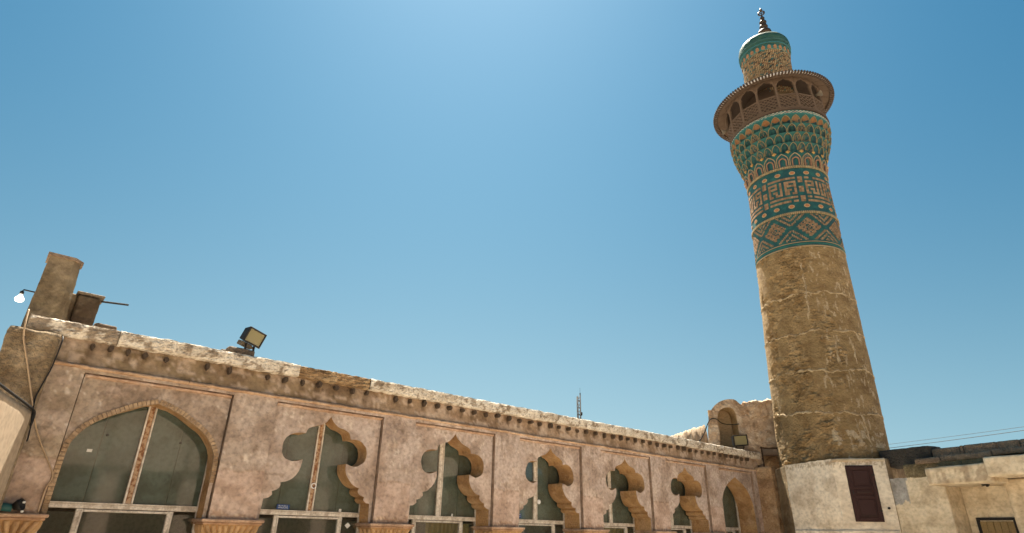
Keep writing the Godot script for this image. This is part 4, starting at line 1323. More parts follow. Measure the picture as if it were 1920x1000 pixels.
func brick_tone(sat := 0.0) -> Color:
	var k := rng.randf_range(0.6, 1.15)
	var c := Color(0.31, 0.215, 0.125).lerp(Color(0.32, 0.17, 0.095), rng.randf() * 0.5 + sat)
	return Color(c.r * k, c.g * k, c.b * k)

func build_minaret() -> void:
	var T := thing("minaret", Vector3(22.38, EYE + MB0, 2.32), "tall leaning brown minaret with turquoise tiled top and wooden balcony", "minaret")
	var az := deg_to_rad(68.85)
	var view := Vector3(sin(az), 0, -cos(az))
	var right := Vector3(cos(az), 0, sin(az))
	T.basis = Basis(Quaternion(view, deg_to_rad(1.5))) * Basis(right, Vector3.UP, -view)
	# --- shaft
	var sh := MB.new(true)
	var rough_at := func(a: float, h: float) -> float:
		# the crumbling strip left of the middle, with ragged outline
		var aa := wrapf(a, -PI, PI)
		var k := N1.get_noise_3d(aa * 2.0, h * 0.5, 3.0) + 0.4 * N2.get_noise_3d(aa * 1.5, h * 0.6, 8.0)
		return sm(0.05, 0.40, 0.50 - absf(aa + 0.30) * 0.65 + 1.1 * k)
	var f := func(u: float, v: float) -> Vector3:
		var a := u * TAU
		var h := lerpf(2.20, 9.97, v)
		var r: float = ring_r(h)
		var p := cyl(r, a, h)
		var w := p + Vector3(0, 0, 0)
		var rg: float = rough_at.call(a, h)
		# plates of loose plaster: cellular look from stepped noise
		var s := NC.get_noise_3d(w.x, w.y * 1.9, w.z)
		var plates := 0.10 * s + 0.05 * N3.get_noise_3dv(w * 1.1) + 0.05 * N2.get_noise_3dv(w * 1.4)
		r += 0.018 * N1.get_noise_3dv(w) + 0.006 * N3.get_noise_3dv(w) + rg * plates - 0.012 * rg
		if u >= 1.0: r = r
		return cyl(r, a, h)
	var fc := func(p: Vector3, u: float, v: float) -> Color:
		var h := lerpf(2.20, 9.97, v)
		var rg: float = rough_at.call(u * TAU, h)
		var smooth_c := worn(p * 0.9, Color(0.275, 0.186, 0.088), Color(0.225, 0.147, 0.066), Color(0.325, 0.226, 0.116), 0.7)
		var rough_c := worn(p * 1.6, Color(0.31, 0.212, 0.104), Color(0.19, 0.12, 0.054), Color(0.46, 0.345, 0.195), 1.0)
		var c := smooth_c.lerp(rough_c, rg)
		# salt and lime runs on the right hand side
		var aa := wrapf(u * TAU, -PI, PI)
		if aa > 0.05 and aa < 1.2:
			var z := N3.get_noise_2d(aa * 1.3 + 5.0, h * 0.22) + 0.6 * N2.get_noise_2d(aa * 1.5, h * 0.5)
			if z > 0.40: c = c.lerp(Color(0.46, 0.36, 0.23), 0.75)
			# lime splash above the plinth
			if h < 3.25 and h > 2.75 and N2.get_noise_2d(aa * 2.5 + 3.0, h * 1.1) > 0.12: c = c.lerp(Color(0.50, 0.41, 0.28), 0.8)
		return c
	sh.grid(380, 420, f, fc)
	part("shaft", sh.done(), "mud", T)
	# --- mortar joints round the shaft: ragged pale ridges
	for hr: float in [8.08, 6.66, 5.26, 3.88]:
		var m := MB.new(true)
		m.grid(420, 6, func(u: float, v: float) -> Vector3:
			var a := u * TAU
			var wob := 0.16 * N1.get_noise_3d(sin(a) * 2.0, hr, cos(a) * 2.0) + 0.09 * N2.get_noise_3d(sin(a) * 2.0, hr, cos(a) * 2.0)
			var thick := maxf(0.004, 0.036 + 0.075 * N2.get_noise_3d(sin(a) * 3.0 + 9.0, hr, cos(a) * 3.0))
			var h := hr + wob + (v - 0.5) * 2.0 * thick + 0.012 * N3.get_noise_3d(sin(a) * 2.0, v * 2.0, cos(a) * 2.0)
			return cyl(ring_r(h) - 0.016 + minf(0.038, 0.02 + thick * 0.6) * sin(PI * v) + 0.018 * N1.get_noise_3dv(cyl(ring_r(h), a, h)), a, h), func(p: Vector3, _u: float, _v: float) -> Color: return worn(p * 2.0, Color(0.42, 0.32, 0.19), Color(0.30, 0.215, 0.12), Color(0.50, 0.40, 0.26), 1.0))
		part("mortar_joint", m.done(), "flaking", T)
	# vertical joints where plaster sheets meet
	for q in [[0.02, 6.75, 9.5, 0.0], [0.42, 5.25, 6.6, 0.03], [0.78, 5.4, 6.6, 0.10], [0.55, 2.9, 3.7, 0.05], [0.72, 2.6, 4.0, 0.12]]:
		var m := MB.new(true)
		m.grid(4, 60, func(u: float, v: float) -> Vector3:
			var h := lerpf(q[1], q[2], v)
			var a: float = q[0] + 0.05 * N2.get_noise_2d(h * 0.7, q[0] * 9.0) + q[3] * (0.5 - v) + (u - 0.5) * maxf(0.01, 0.05 + 0.09 * N2.get_noise_2d(h * 1.6, q[0] * 5.0))
			return cyl(ring_r(h) - 0.014 + 0.045 * sin(PI * u) * sin(PI * clampf(v, 0.02, 0.98)) + 0.018 * N1.get_noise_3dv(cyl(ring_r(h), a, h)), a, h), func(p: Vector3, _u: float, _v: float) -> Color: return worn(p * 2.0, Color(0.42, 0.32, 0.19), Color(0.28, 0.20, 0.11), Color(0.52, 0.42, 0.29), 1.0))
		part("mortar_joint", m.done(), "flaking", T)
	# --- tiled drum
	var dr := MB.new(true)
	dr.grid(160, 60, func(u: float, v: float) -> Vector3:
		var h := lerpf(9.95, 13.62, v)
		return cyl(ring_r(h) + 0.008, u * TAU, h), func(p: Vector3, _u: float, _v: float) -> Color: return teal_color(p))
	part("tile_drum", dr.done(), "glaze", T)
	# plain rings and ropes
	for q in [[9.99, 0.028, 0], [10.10, 0.020, 0], [10.17, 0.016, 0], [11.42, 0.035, 1], [13.52, 0.035, 1]]:
		var m := MB.new(false)
		var h: float = q[0]
		var rr := ring_r(h) + 0.012
		if q[2] == 0:
			var pr := []
			for i in 9: pr.append(Vector2(rr + 0.02 * sin(PI * i / 8.0), h - MB0 - q[1] + 2.0 * q[1] * i / 8.0))
			m.col = Color(0.30, 0.22, 0.13) if q[1] != 0.020 else Color(0.02, 0.12, 0.11)
			m.lathe(pr, 120)
			part("ring_moulding", m.done(), "brick", T)
		else:
			var pr := []
			for i in 7: pr.append(Vector2(rr + 0.035 * sin(PI * i / 6.0), h - MB0 - 0.05 + 0.10 * i / 6.0))
			m.col = Color(0.10, 0.085, 0.05)
			m.lathe(pr, 120)
			for i in 150:
				var a := TAU * i / 150.0
				var k := rng.randf_range(0.8, 1.15)
				m.col = Color(0.34 * k, 0.255 * k, 0.14 * k)
				m.bar(cyl(rr + 0.03, a, h - 0.045), cyl(rr + 0.03, a + 0.028, h + 0.045), 0.045, 0.03, Vector3(sin(a), 0, cos(a)))
			part("rope_moulding", m.done(), "brick", T)
	# --- lozenge band
	var lz := MB.new(false)
	var ncol := 184
	var nrow := 22
	for j in nrow:
		for i in ncol:
			var per := 23
			var u := (fposmod(float(i) + 1.5, per) - 11.0) / 11.5
			var v := (j - (nrow - 1) / 2.0) / (nrow / 2.0)
			var e := absf(u) + absf(v)
			var on := false
			var s := 0.0
			if e < 0.76:
				on = not ((i + j) % 4 == 0 and (i - j + 400) % 4 != 2)
				if e < 0.22: on = (i + j) % 2 == 0
				s = 0.1
			elif e > 1.14:
				on = int(floor((e - 1.14) * 6.0)) % 2 == 0
			if not on or rng.randf() < 0.04: continue
			var a0 := TAU * i / ncol
			var h0 := 10.24 + j * 0.0505
			var rr := ring_r(h0) + 0.008
			cell_block(lz, a0 + 0.003, a0 + TAU / ncol - 0.003, h0 + 0.004, h0 + 0.047, rr, 0.016, brick_tone(s))
	tag(part("lozenge_bricks", lz.done(), "brick", T), "", "", "", "stuff")
	# --- inscription band: square script laid in brick
	var art := [
		"..############..",
		"................",
		"#.###.#.#.####.#",
		"#.#.#.#.#.#..#.#",
		"#.###.#.#.####.#",
		"#...#.#.#....#.#",
		"#.#.#.#.#.##.#.#",
		"#.#.#.#.#.#..#.#",
		"#.#.###.###.##.#",
		"#.#............#",
		"#.############.#",
		"................",
		"..############..",
	]
	var ins := MB.new(false)
	var cols := 112
	for j in art.size():
		var row: String = art[art.size() - 1 - j]
		for i in cols:
			var c := int(fposmod(i + 10, 16))
			var panel := int((i + 10) / 16.0)
			if panel % 2 == 1: c = 15 - c
			var on := row[c] == "#"
			# flared knot between two panels
			if c == 15 or c == 0: on = j in [0, 1, 2, 5, 6, 7, 10, 11, 12]
			if c == 0 and j in [0, 12]: on = true
			if not on or rng.randf() < 0.03: continue
			var a0 := TAU * i / cols
			var h0 := 11.92 + j * 0.088
			var rr := ring_r(h0) + 0.008
			cell_block(ins, a0 - 0.002, a0 + TAU / cols - 0.006, h0 - 0.002, h0 + 0.078, rr, 0.02, brick_tone(0.15))
	tag(part("inscription_bricks", ins.done(), "brick", T), "", "", "", "stuff")
	# medallions above and below the inscription
	var med := MB.new(false)
	var ring := PackedVector2Array()
	for i in 10: ring.append(Vector2(0.115 * cos(TAU * i / 10.0), 0.082 * sin(TAU * i / 10.0)))
	med.col = Color(0.40, 0.30, 0.17)
	med.prism(ring, -0.02, 0.014)
	var ring2 := PackedVector2Array()
	for q in ring: ring2.append(q * 0.68)
	med.col = Color(0.38, 0.16, 0.07)
	med.prism(ring2, 0.0, 0.022)
	var med_mesh := med.done()
	for hr: float in [11.72, 13.24]:
		for i in 18:
			var a := TAU * (i + (0.5 if hr > 12.0 else 0.1)) / 18.0
			part("medallion", med_mesh, "brick", T, Transform3D(Basis(Vector3.UP, a), cyl(ring_r(hr) + 0.012, a, hr)))
	build_muqarnas(T)
	build_balcony(T)
	build_turret(T)

func niche_mesh(r0: float, r1: float, h0: float, h1: float, half: float, depth: float, hood: float, bare := 0.0) -> ArrayMesh:
	var m := MB.new(false)
	var arch := func(t: float) -> float:
		return 1.0 if t < 0.42 else maxf(0.0, 1.0 - pow((t - 0.42) / 0.54, 2.5))
	var rf := func(t: float) -> float: return lerpf(r0, r1, t * t * 0.55 + t * 0.45)
	var rows := 10
	var tone := rng.randf_range(0.6, 1.25)
	for j in rows:
		var t0 := float(j) / rows
		var t1 := float(j + 1) / rows
		# hollow
		for i in 8:
			var pts := []
			for q in [[i, t0], [i + 1, t0], [i + 1, t1], [i, t1]]:
				var s: float = q[0] / 4.0 - 1.0
				var t: float = q[1]
				var w: float = arch.call(t) * 0.88
				var r: float = rf.call(t) - depth * (1.0 - s * s) * (1.0 if t < 0.5 else maxf(0.0, 1.0 - (t - 0.5) / 0.48))
				pts.append(cyl(r, s * w * half, lerpf(h0, h1, t)))
			var mid: float = (t0 + t1) / 2.0
			if mid > hood: m.col = Color(0.19 * tone, 0.088 * tone, 0.034 * tone)
			else: m.col = Color(0.010 * tone, 0.072 * tone, 0.067 * tone) if (i / 2) % 2 == 0 else Color(0.008 * tone, 0.050 * tone, 0.060 * tone)
			if rng.randf() < bare: m.col = Color(0.17, 0.115, 0.065).lerp(m.col, rng.randf() * 0.6)
			if (pts[1] - pts[0]).length() + (pts[2] - pts[3]).length() > 1e-4: m.quad(pts[0], pts[1], pts[2], pts[3])
		# spandrels on both sides
		for s: float in [-1.0, 1.0]:
			var w0: float = arch.call(t0) * 0.88
			var w1: float = arch.call(t1) * 0.88
			m.col = Color(0.010, 0.075, 0.068)
			var a := cyl(rf.call(t0), s * w0 * half, lerpf(h0, h1, t0))
			var b := cyl(rf.call(t0), s * half, lerpf(h0, h1, t0))
			var c := cyl(rf.call(t1), s * half, lerpf(h0, h1, t1))
			var d := cyl(rf.call(t1), s * w1 * half, lerpf(h0, h1, t1))
			if s > 0.0: m.quad(a, b, c, d)
			else: m.quad(b, a, d, c)
	# underside ledge of the tier
	m.col = Color(0.012, 0.085, 0.08)
	m.quad(cyl(r0 - 0.10, -half, h0), cyl(r0 - 0.10, half, h0), cyl(r0, half, h0), cyl(r0, -half, h0))
	return m.done()

func rib_mesh(r0: float, r1: float, h0: float, h1: float, half: float, k: float, w: float, c: Color, low: float) -> ArrayMesh:
	var m := MB.new(true)
	m.col = c
	var pts := []
	var arch := func(t: float) -> float:
		return 1.0 if t < 0.42 else maxf(0.0, 1.0 - pow((t - 0.42) / 0.54, 2.5))
	var rf := func(t: float) -> float: return lerpf(r0, r1, t * t * 0.55 + t * 0.45) + 0.006
	for i in 11:
		var t := lerpf(low, 0.96, i / 10.0)
		pts.append(cyl(rf.call(t), -arch.call(t) * 0.88 * half * k, lerpf(h0, h1, t * lerpf(1.0, k, t))))
	for i in range(9, -1, -1):
		var t := lerpf(low, 0.96, i / 10.0)
		pts.append(cyl(rf.call(t), arch.call(t) * 0.88 * half * k, lerpf(h0, h1, t * lerpf(1.0, k, t))))
	m.tube(pts, w, 5)
	return m.done()

func build_muqarnas(T: Node3D) -> void:
	var tiers := [
		[1.53, 1.615, 13.60, 14.16, 20, 0.020, 2.0, 0.0],
		[1.60, 1.75, 14.12, 14.58, 32, 0.13, 2.0, 0.5],
		[1.70, 1.88, 14.48, 14.98, 32, 0.16, 2.0, 0.0],
		[1.82, 1.97, 14.88, 15.34, 32, 0.18, 2.0, 0.5],
		[1.90, 2.02, 15.24, 15.74, 32, 0.20, 0.60, 0.0],
	]
	for k in tiers.size():
		var t: Array = tiers[k]
		var n: int = t[4]
		var half := PI / n
		var hollow := []
		for i in 6: hollow.append(niche_mesh(t[0] - 0.012 * (i % 3), t[1], t[2], t[3], half, t[5] * rng.randf_range(0.75, 1.2), t[6], 0.55 if i == 2 else (0.25 if i == 4 else 0.0)))
		var gold := Color(0.235, 0.17, 0.085) if k > 0 else Color(0.31, 0.23, 0.135)
		var rib := rib_mesh(t[0], t[1], t[2], t[3], half, 1.0, 0.014 if k > 0 else 0.022, gold, 0.0 if k != 1 and k != 2 else 0.30)
		var inner := rib_mesh(t[0], t[1], t[2], t[3], half, 0.6, 0.03, Color(0.27, 0.15, 0.095), 0.0)
		for i in n:
			var a: float = TAU * (i + t[7]) / n
			var o := part("muqarnas_niche", hollow[(i * 7 + i / 3) % 6], "glaze", T, Transform3D(Basis(Vector3.UP, a), Vector3.ZERO))
			part("rib", rib, "brick", o)
			if k == 0: part("inner_rib", inner, "brick", o)
	# lozenge bosses between the first tier and the second
	var bo := MB.new(false)
	var q4 := [Vector3(0, -0.085, 0), Vector3(0.095, 0, 0), Vector3(0, 0.085, 0), Vector3(-0.095, 0, 0)]
	for i in 4:
		bo.col = Color(0.34, 0.19, 0.06) if i % 2 == 0 else Color(0.40, 0.25, 0.09)
		bo.tri_out(q4[i], q4[(i + 1) % 4], Vector3(0, 0, 0.06), Vector3(0, 0, -0.1))
	var bm := bo.done()
	for i in 20:
		var a := TAU * (i + 0.5) / 20.0
		part("boss", bm, "brick", T, Transform3D(Basis(Vector3.UP, a), cyl(1.645, a, 14.19)))
	# trim under the balcony: plain ring and small chequers
	var tr := MB.new(false)
	tr.col = Color(0.02, 0.13, 0.12)
	tr.lathe([Vector2(1.85, 15.66 - MB0), Vector2(2.005, 15.70 - MB0), Vector2(2.01, 15.80 - MB0), Vector2(1.99, 15.96 - MB0), Vector2(1.6, 15.97 - MB0)], 120)
	part("trim_ring", tr.done(), "glaze", T)
	var ch := MB.new(false)
	for j in 3:
		for i in 168:
			if (i + j) % 2 == 0: continue
			var a0 := TAU * i / 168.0
			var c := Color(0.42, 0.37, 0.29)
			if rng.randf() < 0.12: c = Color(0.42, 0.20, 0.16)
			if rng.randf() < 0.2: c = Color(0.25, 0.24, 0.18)
			cell_block(ch, a0, a0 + TAU / 168.0, 15.80 + j * 0.045, 15.842 + j * 0.045, 1.995, 0.014, c)
	tag(part("chequer_tiles", ch.done(), "brick", T), "", "", "", "stuff")

func build_balcony(T: Node3D) -> void:
	var n := 16
	var R := 1.955
	var half := PI / n
	var first := T.get_child_count()
	var up := 0.17   # clear height of the gallery above the first measure
	# floor and inner drum
	var fl := MB.new(false)
	fl.lathe([Vector2(0.9, 15.94 - MB0), Vector2(2.02, 15.94 - MB0), Vector2(2.03, 15.985 - MB0), Vector2(1.2, 16.0 - MB0)], 96)
	part("balcony_floor", fl.done(), "old_wood", T)
	var dm := MB.new(true)
	dm.lathe([Vector2(1.06, 15.95 - MB0), Vector2(1.04, 17.8 + up - MB0)], 64)
	part("inner_drum", dm.done(), "old_wood", T)
	# posts
	var pm := MB.new(false)
	pm.box(Vector3(0, (16.0 + 17.5 + up) / 2.0 - MB0, R), Vector3(0.09, 1.5 + up, 0.085), Basis.IDENTITY, 0.012)
	pm.box(Vector3(0, 16.86 - MB0, R + 0.004), Vector3(0.11, 0.05, 0.10), Basis.IDENTITY, 0.012)
	pm.box(Vector3(0, 17.16 + up - MB0, R + 0.004), Vector3(0.15, 0.08, 0.11), Basis.IDENTITY, 0.012)
	var post := pm.done()
	# pierced panel: frame, diagonal lattice, hexagon centre
	var lm := MB.new(false)
	var w := half * R
	var hgt := 0.76
	var y0 := 16.02 - MB0
	for q in [[Vector3(-w, y0 + 0.02, 0), Vector3(w, y0 + 0.02, 0)], [Vector3(-w, y0 + hgt, 0), Vector3(w, y0 + hgt, 0)], [Vector3(-w, y0 + 0.09, 0), Vector3(w, y0 + 0.09, 0)]]:
		lm.bar(q[0] + Vector3(0, 0, R), q[1] + Vector3(0, 0, R), 0.05, 0.035, Vector3.BACK)
	var step := 0.19
	var xx := -w - hgt
	while xx < w:
		for dir: float in [-1.0, 1.0]:
			# clip the diagonal to the panel
			var xa := xx if dir > 0.0 else xx + hgt
			var xb := xx + hgt if dir > 0.0 else xx
			var ya := y0 + 0.09
			var yb := y0 + hgt - 0.03
			var a := Vector2(xa, ya)
			var b := Vector2(xb, yb)
			for pass_ in 2:
				if a.x < -w + 0.03: a = a.lerp(b, (-w + 0.03 - a.x) / (b.x - a.x))
				if a.x > w - 0.03: a = a.lerp(b, (w - 0.03 - a.x) / (b.x - a.x))
				var t := a
				a = b; b = t
			if a.x >= -w + 0.029 and a.x <= w - 0.029 and b.x >= -w + 0.029 and b.x <= w - 0.029 and (a - b).length() > 0.05:
				lm.bar(Vector3(a.x, a.y, R - 0.004 * dir), Vector3(b.x, b.y, R - 0.004 * dir), 0.03, 0.02, Vector3.BACK)
		xx += step
	for y in range(1, 3):
		lm.bar(Vector3(-w + 0.03, y0 + 0.09 + y * 0.215, R), Vector3(w - 0.03, y0 + 0.09 + y * 0.215, R), 0.022, 0.016, Vector3.BACK)
	var lattice := lm.done()
	# arch head with lobed underside
	var poly := PackedVector2Array()
	var prof := [Vector2(-1.0, -0.10), Vector2(-0.86, -0.06), Vector2(-0.84, 0.04), Vector2(-0.66, 0.06), Vector2(-0.62, 0.13), Vector2(-0.26, 0.17), Vector2(0.0, 0.25)]
	for q: Vector2 in prof: poly.append(Vector2(q.x * (w - 0.03), 17.22 + up - MB0 + q.y))
	for i in range(prof.size() - 2, -1, -1): poly.append(Vector2(-prof[i].x * (w - 0.03), 17.22 + up - MB0 + prof[i].y))
	poly.append(Vector2(w - 0.03, 17.56 + up - MB0)); poly.append(Vector2(-w + 0.03, 17.56 + up - MB0))
	var am := MB.new(false)
	am.prism(poly, R - 0.02, R + 0.02)
	var head := am.done()
	for i in n:
		var a := TAU * (i + 0.35) / n
		part("post", post, "grey_wood", T, Transform3D(Basis(Vector3.UP, a), Vector3.ZERO))
		var b := a + half
		part("lattice_panel", lattice, "grey_wood", T, Transform3D(Basis(Vector3.UP, b), Vector3.ZERO))
		part("arch_head", head, "grey_wood", T, Transform3D(Basis(Vector3.UP, b), Vector3.ZERO))
	# two small loudspeakers hang on the balcony, one on each side
	for q in [1.05, -1.42]:
		var sp := MB.new(true)
		sp.lathe([Vector2(0.0, 0), Vector2(0.05, 0.0), Vector2(0.06, 0.10), Vector2(0.13, 0.24), Vector2(0.12, 0.24), Vector2(0.03, 0.10), Vector2(0, 0.1)], 14)
		var a: float = q
		part("loudspeaker", sp.done(), "lamp_grey", T, Transform3D(Basis(Vector3.UP, a) * Basis(Vector3.RIGHT, PI / 2 + 0.2), cyl(R + 0.02, a, 16.95)))
	# soffit boards under the eaves
	var bm := MB.new(false)
	var nb := 32
	var hb := PI / nb - 0.004
	var q0 := [cyl(1.88, -hb, 17.55 + up), cyl(1.88, hb, 17.55 + up), cyl(2.36, hb, 17.38 + up), cyl(2.36, -hb, 17.38 + up)]
	var q1 := []
	for p: Vector3 in q0: q1.append(p + Vector3(0, 0.03, 0))
	var o: Vector3 = (q0[0] + q1[2]) / 2.0
	bm.quad_out(q0[0], q0[1], q0[2], q0[3], o)
	bm.quad_out(q1[0], q1[1], q1[2], q1[3], o)
	for i in 4: bm.quad_out(q0[i], q0[(i + 1) % 4], q1[(i + 1) % 4], q1[i], o)
	var board := bm.done()
	for i in nb: part("soffit_board", board, "grey_wood", T, Transform3D(Basis(Vector3.UP, TAU * i / nb), Vector3.ZERO))
	# roof skin
	var rf := MB.new(true)
	rf.lathe([Vector2(2.41, 17.415 + up - MB0), Vector2(2.41, 17.43 + up - MB0), Vector2(1.75, 17.70 + up - MB0), Vector2(1.15, 17.84 + up - MB0), Vector2(0.95, 17.86 + up - MB0)], 120)
	part("roof", rf.done(), "old_wood", T)
	# eaves: dark rafter ends with white blocks between them
	var nr := 120
	var ra := boxmesh(Vector3(0.072, 0.11, 0.19), 0.008)
	var wb := boxmesh(Vector3(0.052, 0.06, 0.09), 0.006)
	for i in nr:
		var a := TAU * i / nr
		part("rafter_end", ra, "old_wood", T, Transform3D(Basis(Vector3.UP, a), cyl(2.43, a, 17.35 + up)))
		var b := TAU * (i + 0.5) / nr
		part("eaves_block", wb, "paint_white", T, Transform3D(Basis(Vector3.UP, b), cyl(2.42, b, 17.365 + up)))
	tilt_from(T, first, 3.0)

func tilt_from(T: Node3D, first: int, deg: float) -> void:
	# the whole gallery has settled a little to one side
	var piv := Vector3(0, 15.95 - MB0, 0)
	var tt := Transform3D(Basis(Vector3.BACK, deg_to_rad(deg)), Vector3.ZERO)
	tt.origin = piv - tt.basis * piv
	for i in range(first, T.get_child_count()):
		var o: Node3D = T.get_child(i)
		o.transform = tt * o.transform

func build_turret(T: Node3D) -> void:
	var tc := MB.new(true)
	tc.col = Color(0.12, 0.085, 0.05)
	tc.lathe([Vector2(1.03, 17.5 - MB0), Vector2(1.0, 20.1 - MB0), Vector2(1.03, 20.4 - MB0)], 80)
	part("turret_core", tc.done(), "brick", T)
	# small bricks laid in slanting courses
	var bk := MB.new(false)
	var n := 72
	for j in 44:
		for i in n:
			var h0 := 17.72 + j * 0.056
			var skew := 0.35 * j
			var a0 := TAU * (i + skew * 0.5) / n
			var k := rng.randf_range(0.6, 1.2)
			var c := Color(0.33 * k, 0.235 * k, 0.13 * k)
			if rng.randf() < 0.10: c = Color(0.02, 0.11, 0.11)
			elif rng.randf() < 0.08: c = Color(0.05, 0.035, 0.025)
			elif rng.randf() < 0.15: c = Color(0.30 * k, 0.15 * k, 0.075 * k)
			var d := TAU / n
			bk.col = c
			var r := 1.016
			var pr := r + rng.randf_range(0.006, 0.026)
			var lift := 0.050
			var q := [cyl(pr, a0 + 0.008, h0), cyl(pr, a0 + d - 0.008, h0 + lift), cyl(pr, a0 + d - 0.008, h0 + lift + 0.046), cyl(pr, a0 + 0.008, h0 + 0.046)]
			var b := []
			for p: Vector3 in q: b.append(Vector3(p.x * 0.97, p.y, p.z * 0.97))
			var o: Vector3 = (b[0] + b[2]) / 2.0 * Vector3(0.97, 1, 0.97)
			bk.quad_out(q[0], q[1], q[2], q[3], o)
			for t in 4: bk.quad_out(q[t], q[(t + 1) % 4], b[(t + 1) % 4], b[t], (q[0] + q[2]) / 2.0 * Vector3(0.985, 1, 0.985))
	tag(part("turret_bricks", bk.done(), "brick", T), "", "", "", "stuff")
	# tiled arches under the cap
	var am := MB.new(false)
	var ap := PackedVector2Array([Vector2(-0.075, 0.0), Vector2(0.075, 0.0), Vector2(0.075, 0.15), Vector2(0.0, 0.24), Vector2(-0.075, 0.15)])
	am.col = Color(0.33, 0.17, 0.09)
	am.prism(ap, 0.0, 0.02)
	var arch := am.done()
	var tb := MB.new(true)
	tb.lathe([Vector2(1.02, 20.16 - MB0), Vector2(1.045, 20.18 - MB0), Vector2(1.055, 20.46 - MB0), Vector2(1.02, 20.47 - MB0)], 80)
	tb.col = TEAL
	var tb2 := MB.new(true)
	tb2.col = Color(0.03, 0.13, 0.12)
	tb2.lathe([Vector2(1.02, 20.16 - MB0), Vector2(1.045, 20.18 - MB0), Vector2(1.055, 20.46 - MB0), Vector2(1.02, 20.47 - MB0)], 80)
	part("tile_band", tb2.done(), "glaze", T)
	for i in 26:
		var a := TAU * i / 26.0
		part("tile_arch", arch, "brick", T, Transform3D(Basis(Vector3.UP, a), cyl(1.045, a, 20.19)))
	# cap: rolled rim and low dome in turquoise tile
	var cp := MB.new(true)
	var prof := [Vector2(1.03, 20.46), Vector2(1.08, 20.49), Vector2(1.11, 20.56), Vector2(1.12, 20.66), Vector2(1.13, 20.80), Vector2(1.125, 20.95), Vector2(1.10, 21.08), Vector2(1.04, 21.19), Vector2(0.93, 21.29), Vector2(0.75, 21.39), Vector2(0.5, 21.48), Vector2(0.22, 21.54), Vector2(0.0, 21.55)]
	cp.grid(80, 36, func(u: float, v: float) -> Vector3:
		var s := v * (prof.size() - 1)
		var i := mini(int(s), prof.size() - 2)
		var q: Vector2 = prof[i].lerp(prof[i + 1], s - i)
		return cyl(q.x, u * TAU, q.y), func(p: Vector3, _u: float, _v: float) -> Color:
			var c := worn(p * 2.5, Color(0.016, 0.064, 0.050), Color(0.011, 0.038, 0.034), Color(0.046, 0.098, 0.064), 1.0)
			if p.y + MB0 > 21.1: c = c.lerp(Color(0.27, 0.28, 0.17), 0.6 if N3.get_noise_3dv(p) > -0.15 else 0.2)
			return c)
	part("cap", cp.done(), "glaze", T)
	for q in [[20.53, 1.115, Color(0.014, 0.10, 0.12)], [20.72, 1.135, Color(0.02, 0.075, 0.08)]]:
		var rm := MB.new(true)
		rm.col = q[2]
		var pr := []
		for i in 7: pr.append(Vector2(q[1] - 0.02 + 0.028 * sin(PI * i / 6.0), q[0] - MB0 - 0.03 + 0.06 * i / 6.0))
		rm.lathe(pr, 80)
		part("cap_ring", rm.done(), "glaze", T)
	# finial
	var fi := MB.new(true)
	var fp := [Vector2(0.0, 21.45), Vector2(0.17, 21.47), Vector2(0.15, 21.62), Vector2(0.12, 21.74), Vector2(0.14, 21.84), Vector2(0.24, 21.96), Vector2(0.28, 22.06), Vector2(0.26, 22.16), Vector2(0.15, 22.26), Vector2(0.10, 22.32), Vector2(0.155, 22.40), Vector2(0.175, 22.48), Vector2(0.14, 22.57), Vector2(0.08, 22.63), Vector2(0.135, 22.71), Vector2(0.15, 22.78), Vector2(0.11, 22.86), Vector2(0.06, 22.92), Vector2(0.09, 22.99), Vector2(0.10, 23.05), Vector2(0.06, 23.12), Vector2(0.03, 23.18), Vector2(0.03, 23.26), Vector2(0.0, 23.27)]
	var fp2 := []
	for q: Vector2 in fp: fp2.append(Vector2(q.x, q.y - MB0))
	fi.lathe(fp2, 24)
	var fx := at(0.17, -0.02, 0.0)
	fx = fx * Transform3D(Basis.IDENTITY.scaled(Vector3(1.12, 1.0, 1.12)), Vector3.ZERO)
	part("finial", fi.done(), "bronze", T, fx)
	var cr := MB.new(true)
	var pts := []
	for i in 20: pts.append(Vector3(0.125 * cos(TAU * i / 20.0), 23.38 - MB0 + 0.13 * sin(TAU * i / 20.0), 0))
	cr.tube(pts, 0.03, 6, true)
	part("finial_ring", cr.done(), "bronze", T, fx)
	var cx := MB.new(false)
	cx.box(Vector3(0, 23.40 - MB0, 0), Vector3(0.03, 0.30, 0.03))
	cx.box(Vector3(0, 23.38 - MB0, 0), Vector3(0.22, 0.03, 0.028))
	part("finial_cross", cx.done(), "bronze", T, fx)
	var bl := MB.new(true)
	bl.lathe([Vector2(0, 23.50 - MB0), Vector2(0.05, 23.53 - MB0), Vector2(0.065, 23.59 - MB0), Vector2(0.04, 23.65 - MB0), Vector2(0.0, 23.74 - MB0)], 14)
	part("finial_ball", bl.done(), "bronze", T, fx)

# ---------------------------------------------------------------- the courtyard's other side, mirrored in the glazing
func build_wing() -> void:
	var T := thing("courtyard_wing", Vector3(6.0, 0, 19.0), "long pink plastered wing closing the courtyard opposite the arcade", "building")
	# open loggia below, wall above
	part("upper_wall", boxmesh(Vector3(44, 3.2, 0.6), 0.03), wing_mat(), T, at(0, 5.4, 0.3))
	part("back_wall", boxmesh(Vector3(44, 3.8, 0.3)), wing_mat(), T, at(0, 1.9, 4.6))
	part("ceiling", boxmesh(Vector3(44, 0.2, 4.2)), wing_mat(), T, at(0, 3.9, 2.7))
	for i in 14:
		part("pier", boxmesh(Vector3(0.8, 3.8, 0.6), 0.03), wing_mat(), T, at(-20.8 + i * 3.2, 1.9, 0.3))
		part("pilaster", boxmesh(Vector3(0.7, 3.0, 0.12), 0.02), wing_mat(), T, at(-20.8 + i * 3.2, 5.4, -0.06))
	part("coping", boxmesh(Vector3(44.2, 0.25, 0.9), 0.03), wing_mat(), T, at(0, 7.125, 0.3))

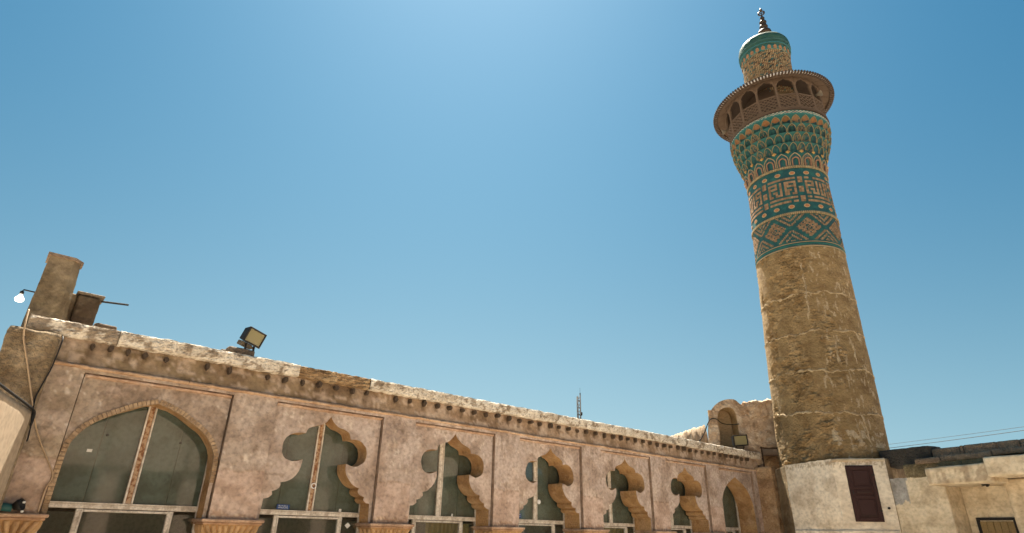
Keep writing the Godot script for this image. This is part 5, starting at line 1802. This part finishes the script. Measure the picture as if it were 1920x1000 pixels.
func wing_mat() -> String:
	if not M.has("wing_plaster"):
		surf("wing_plaster", Color(0.42, 0.31, 0.235), {"tex": (M["plaster"] as StandardMaterial3D).albedo_texture, "scale": 0.4})
	return "wing_plaster"
